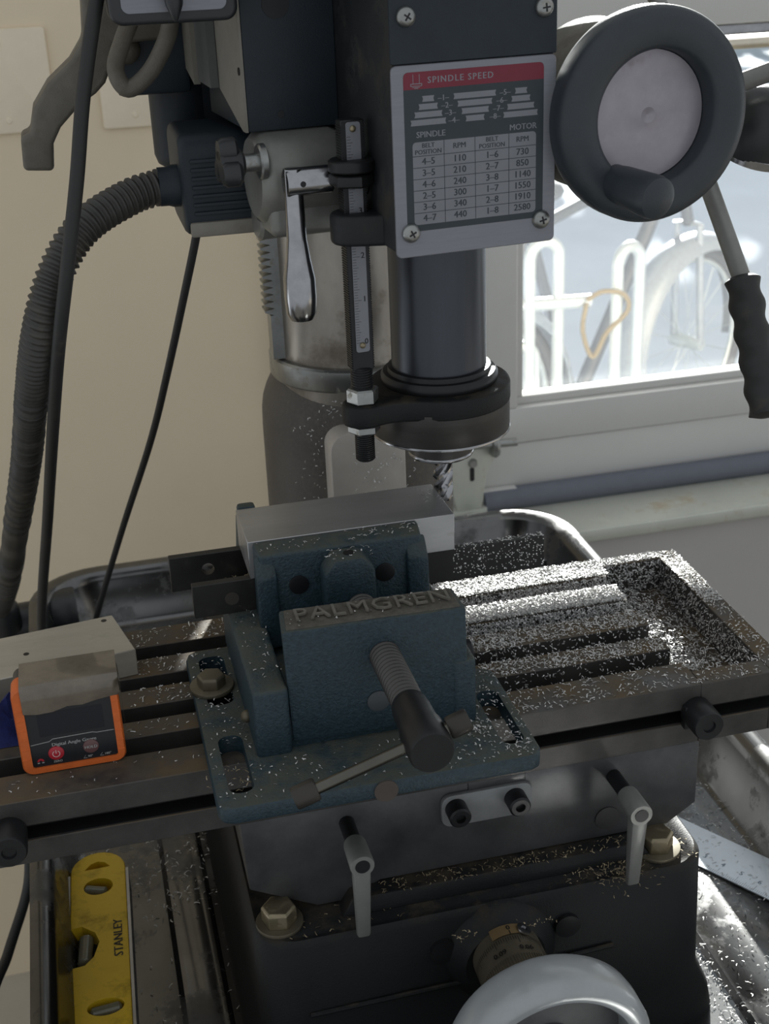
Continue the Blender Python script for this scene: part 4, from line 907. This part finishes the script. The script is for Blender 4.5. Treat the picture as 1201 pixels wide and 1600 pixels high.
# ================================================================== CHIPS (uncountable swarf)
rnd = random.Random(11)
def chips(name, label, specs, mt, root):
    vs_, fs = [], []; r0 = Vector(root)
    for sampler, count, lmin, lmax, lift in specs:
        for _ in range(count):
            p, nrm = sampler(); nrm = Vector(nrm).normalized()
            x, y, _a = frame_of(nrm); a = rnd.uniform(0, 2 * math.pi)
            d = x * math.cos(a) + y * math.sin(a); side = nrm.cross(d)
            tilt = rnd.uniform(-.5, .5); sd = (side * math.cos(tilt) + nrm * math.sin(tilt))
            L_ = rnd.uniform(lmin, lmax); w_ = rnd.uniform(.12, .32) if L_ > 2 else rnd.uniform(.15, .4)
            pitch = rnd.uniform(-.35, .35); dd = (d * math.cos(pitch) + nrm * math.sin(pitch))
            c = Vector(p) + nrm * (rnd.uniform(.2, 1) * lift + abs(math.sin(pitch)) * L_ * .5 + .15)
            bow = nrm * rnd.uniform(0, .25) * L_ + side * rnd.uniform(-.2, .2) * L_
            b = len(vs_)
            for t, bw in ((-.5, 0), (0, 1), (.5, 0)):
                q = c + dd * (L_ * t) + bow * bw
                vs_.append(tuple((q - sd * w_ - r0) * MM)); vs_.append(tuple((q + sd * w_ - r0) * MM))
            fs += [(b, b + 1, b + 3, b + 2), (b + 2, b + 3, b + 5, b + 4)]
    me = bpy.data.meshes.new(name); me.from_pydata(vs_, [], fs); me.materials.append(mt)
    o = bpy.data.objects.new(name, me); COL.objects.link(o); o.location = r0 * MM
    return tag(o, label, 'metal chips', kind='stuff')
def flat(x0, x1, y0, y1, z): return lambda: ((rnd.uniform(x0, x1), rnd.uniform(y0, y1), z), (0, 0, 1))
def clump(cx_, cy_, s, z): return lambda: ((rnd.gauss(cx_, s), rnd.gauss(cy_, s), z), (0, 0, 1))
def wallx(x, y0, y1, z0, z1, n=-1): return lambda: ((x, rnd.uniform(y0, y1), rnd.uniform(z0, z1)), (n, 0, .3))
def wally(y, x0, x1, z0, z1, n=-1): return lambda: ((rnd.uniform(x0, x1), y, rnd.uniform(z0, z1)), (0, n, .3))
chips('metal_chips', 'dense bright aluminium chips covering the right half of the slotted table', [
    (flat(250, 392, 146, 168, 0), 9500, .8, 3.2, 1.8), (flat(250, 390, 109, 130, 0), 8500, .8, 3.2, 1.8),
    (flat(250, 390, 130, 146, -15), 900, 1, 3.5, 1), (wally(145, 250, 390, -13, 0), 2200, .8, 2.8, .3), (wally(108, 250, 390, -13, 0), 2200, .8, 2.8, .3),
    (flat(255, 390, 76, 95, 0), 1200, .7, 3, .3), (flat(262, 390, 43, 60, 0), 900, .7, 3, .2), (flat(275, 437, 1, 26, 0), 420, .7, 3.2, .2),
    (flat(275, 390, 26, 43, -16), 150, 1, 3, .2), (flat(262, 390, 60, 75, -16), 250, 1, 3, .3), (flat(258, 390, 95, 108, -16), 400, 1, 3, .5),
    (flat(391, 437, 15, 159, -24), 1500, 1, 4.2, 1.5), (lambda: ((391.5 + abs(rnd.gauss(0, 12)), rnd.uniform(18, 155), -23 + max(0, 8 - abs(rnd.gauss(0, 6)))), (.4, 0, 1)), 2600, 1, 4, 1.5), (wallx(436.8, 20, 159, -23, -1), 1000, .8, 3, .3), (wally(158.8, 391, 437, -23, 0), 450, .8, 3, .3),
    (flat(437, 451, 90, 168, 0), 1100, .7, 2.8, .4), (flat(437, 451, 2, 90, 0), 130, .7, 3, .2), (flat(391, 437, 160, 169, 0), 900, .7, 2.8, .6),
    (clump(292, 82, 9, 0), 160, 1, 4, 1), (wally(75, 255, 390, -14, 0), 260, .8, 2.4, .1), (wally(43, 262, 390, -14, 0), 160, .8, 2.4, .1),
    (flat(262, 320, 79, 84, 72), 120, .6, 2.5, .4), (wally(79, 262, 320, 53, 72), 260, .3, 1.1, .1)], CHIP, (340, 90, 0))
chips('metal_chips', 'scattered pale chips on the left slotted table beside the angle gauge', [
    (flat(60, 97, 146, 168, 0), 40, .7, 3, .1), (flat(66, 97, 109, 130, 0), 50, .7, 3, .1), (flat(58, 97, 76, 95, 0), 60, .7, 3.4, .1), (flat(58, 97, 43, 60, 0), 18, .7, 3, .1),
    (flat(-10, 97, 2, 24, 0), 24, .7, 3, .1), (flat(100, 135, 146, 168, 0), 70, .7, 3.5, .1)], CHIP, (60, 80, 0))
chips('metal_chips', 'fine chips dusted over the blue vise and its base plate', [
    (flat(99, 124, 40, 110, 10.6), 90, .6, 2.6, .1), (flat(99, 140, -50, 40, 10.6), 90, .5, 2.2, .1), (flat(248, 272, -50, 40, 10.6), 170, .6, 2.8, .1), (flat(205, 270, -52, -16, 10.6), 120, .6, 2.6, .1),
    (flat(140, 205, -52, -16, 10.6), 50, .6, 2.4, .1), (flat(195, 240, 64, 77, 95), 55, .7, 3.2, .2), (flat(142, 180, 64, 77, 94.5), 25, .6, 2, .1), (flat(178, 206, 47, 62, 92), 30, .6, 2.8, .1),
    (flat(250, 262, 98, 125, 95.7), 30, .7, 2.5, .2), (flat(125, 143, 0, 118, 51), 60, .6, 3, .1), (flat(145, 238, -8, 9, 84.9), 30, .4, 1.6, .1), (clump(244, -18, 5, 11), 60, .8, 3, .3)], CHIP, (185, 30, 10))
chips('metal_chips', 'tangle of long golden chips caught behind the left rail of the vise', [
    (lambda: ((rnd.gauss(133, 4), rnd.gauss(108, 12), 51), (rnd.uniform(-.4, .4), 0, 1)), 70, 2.5, 9, 3), (clump(112, -15, 6, 1), 40, 1, 4, 1)], CHIPB, (133, 100, 51))
chips('metal_chips', 'golden tinted chips heaped on the black machine base by the lock lever', [
    (flat(190, 350, -7, 4, -103.8), 190, .8, 3.6, .2), (clump(335, -10, 11, -114.6), 260, 1, 4, 1.5), (flat(300, 390, -17, 5, -114.6), 120, .8, 3.4, .3), (flat(120, 200, -17, 4, -114.6), 60, .8, 3.5, .1),
    (lambda: ((rnd.uniform(225, 290), -36 + rnd.uniform(0, 8), -124 + rnd.uniform(-3, 1)), (0, -.3, 1)), 40, .8, 2.6, .1)], CHIPB, (300, -5, -110))
chips('metal_chips', 'bright specks of swarf sticking to the front of the column base', [
    (wally(220, 232, 276, 40, 100), 130, .6, 2.4, .1), (lambda: ((rnd.uniform(196, 230), 246 - rnd.uniform(0, 8), rnd.uniform(40, 112)), (-.6, -.8, .1)), 60, .6, 2.2, 5),
    (lambda: ((rnd.uniform(215, 290), 236, rnd.uniform(104, 118)), (0, -.8, .6)), 70, .5, 2, 2), (flat(210, 300, 225, 238, 139), 40, .6, 2.4, .1)], CHIP, (253, 220, 60))
chips('metal_chips', 'loose chips strewn over the right floor of the chip tray', [
    (flat(410, 505, -60, 300, -230.5), 700, 1, 4.2, .4), (flat(440, 500, 100, 300, -235.8), 250, 1, 4, .3), (flat(400, 420, -40, 40, -235.8), 120, 1, 4, .4)], CHIP, (450, 100, -231))
chips('metal_chips', 'silvery chips lying in the tray beside the spirit level', [
    (flat(45, 105, 150, 290, -231), 150, 1.2, 5, .4), (flat(-2, 110, 60, 200, -235.5), 60, 1, 4, .3), (flat(5, 30, 200, 300, -235.5), 40, 1, 4, .3)], CHIP, (60, 180, -235))
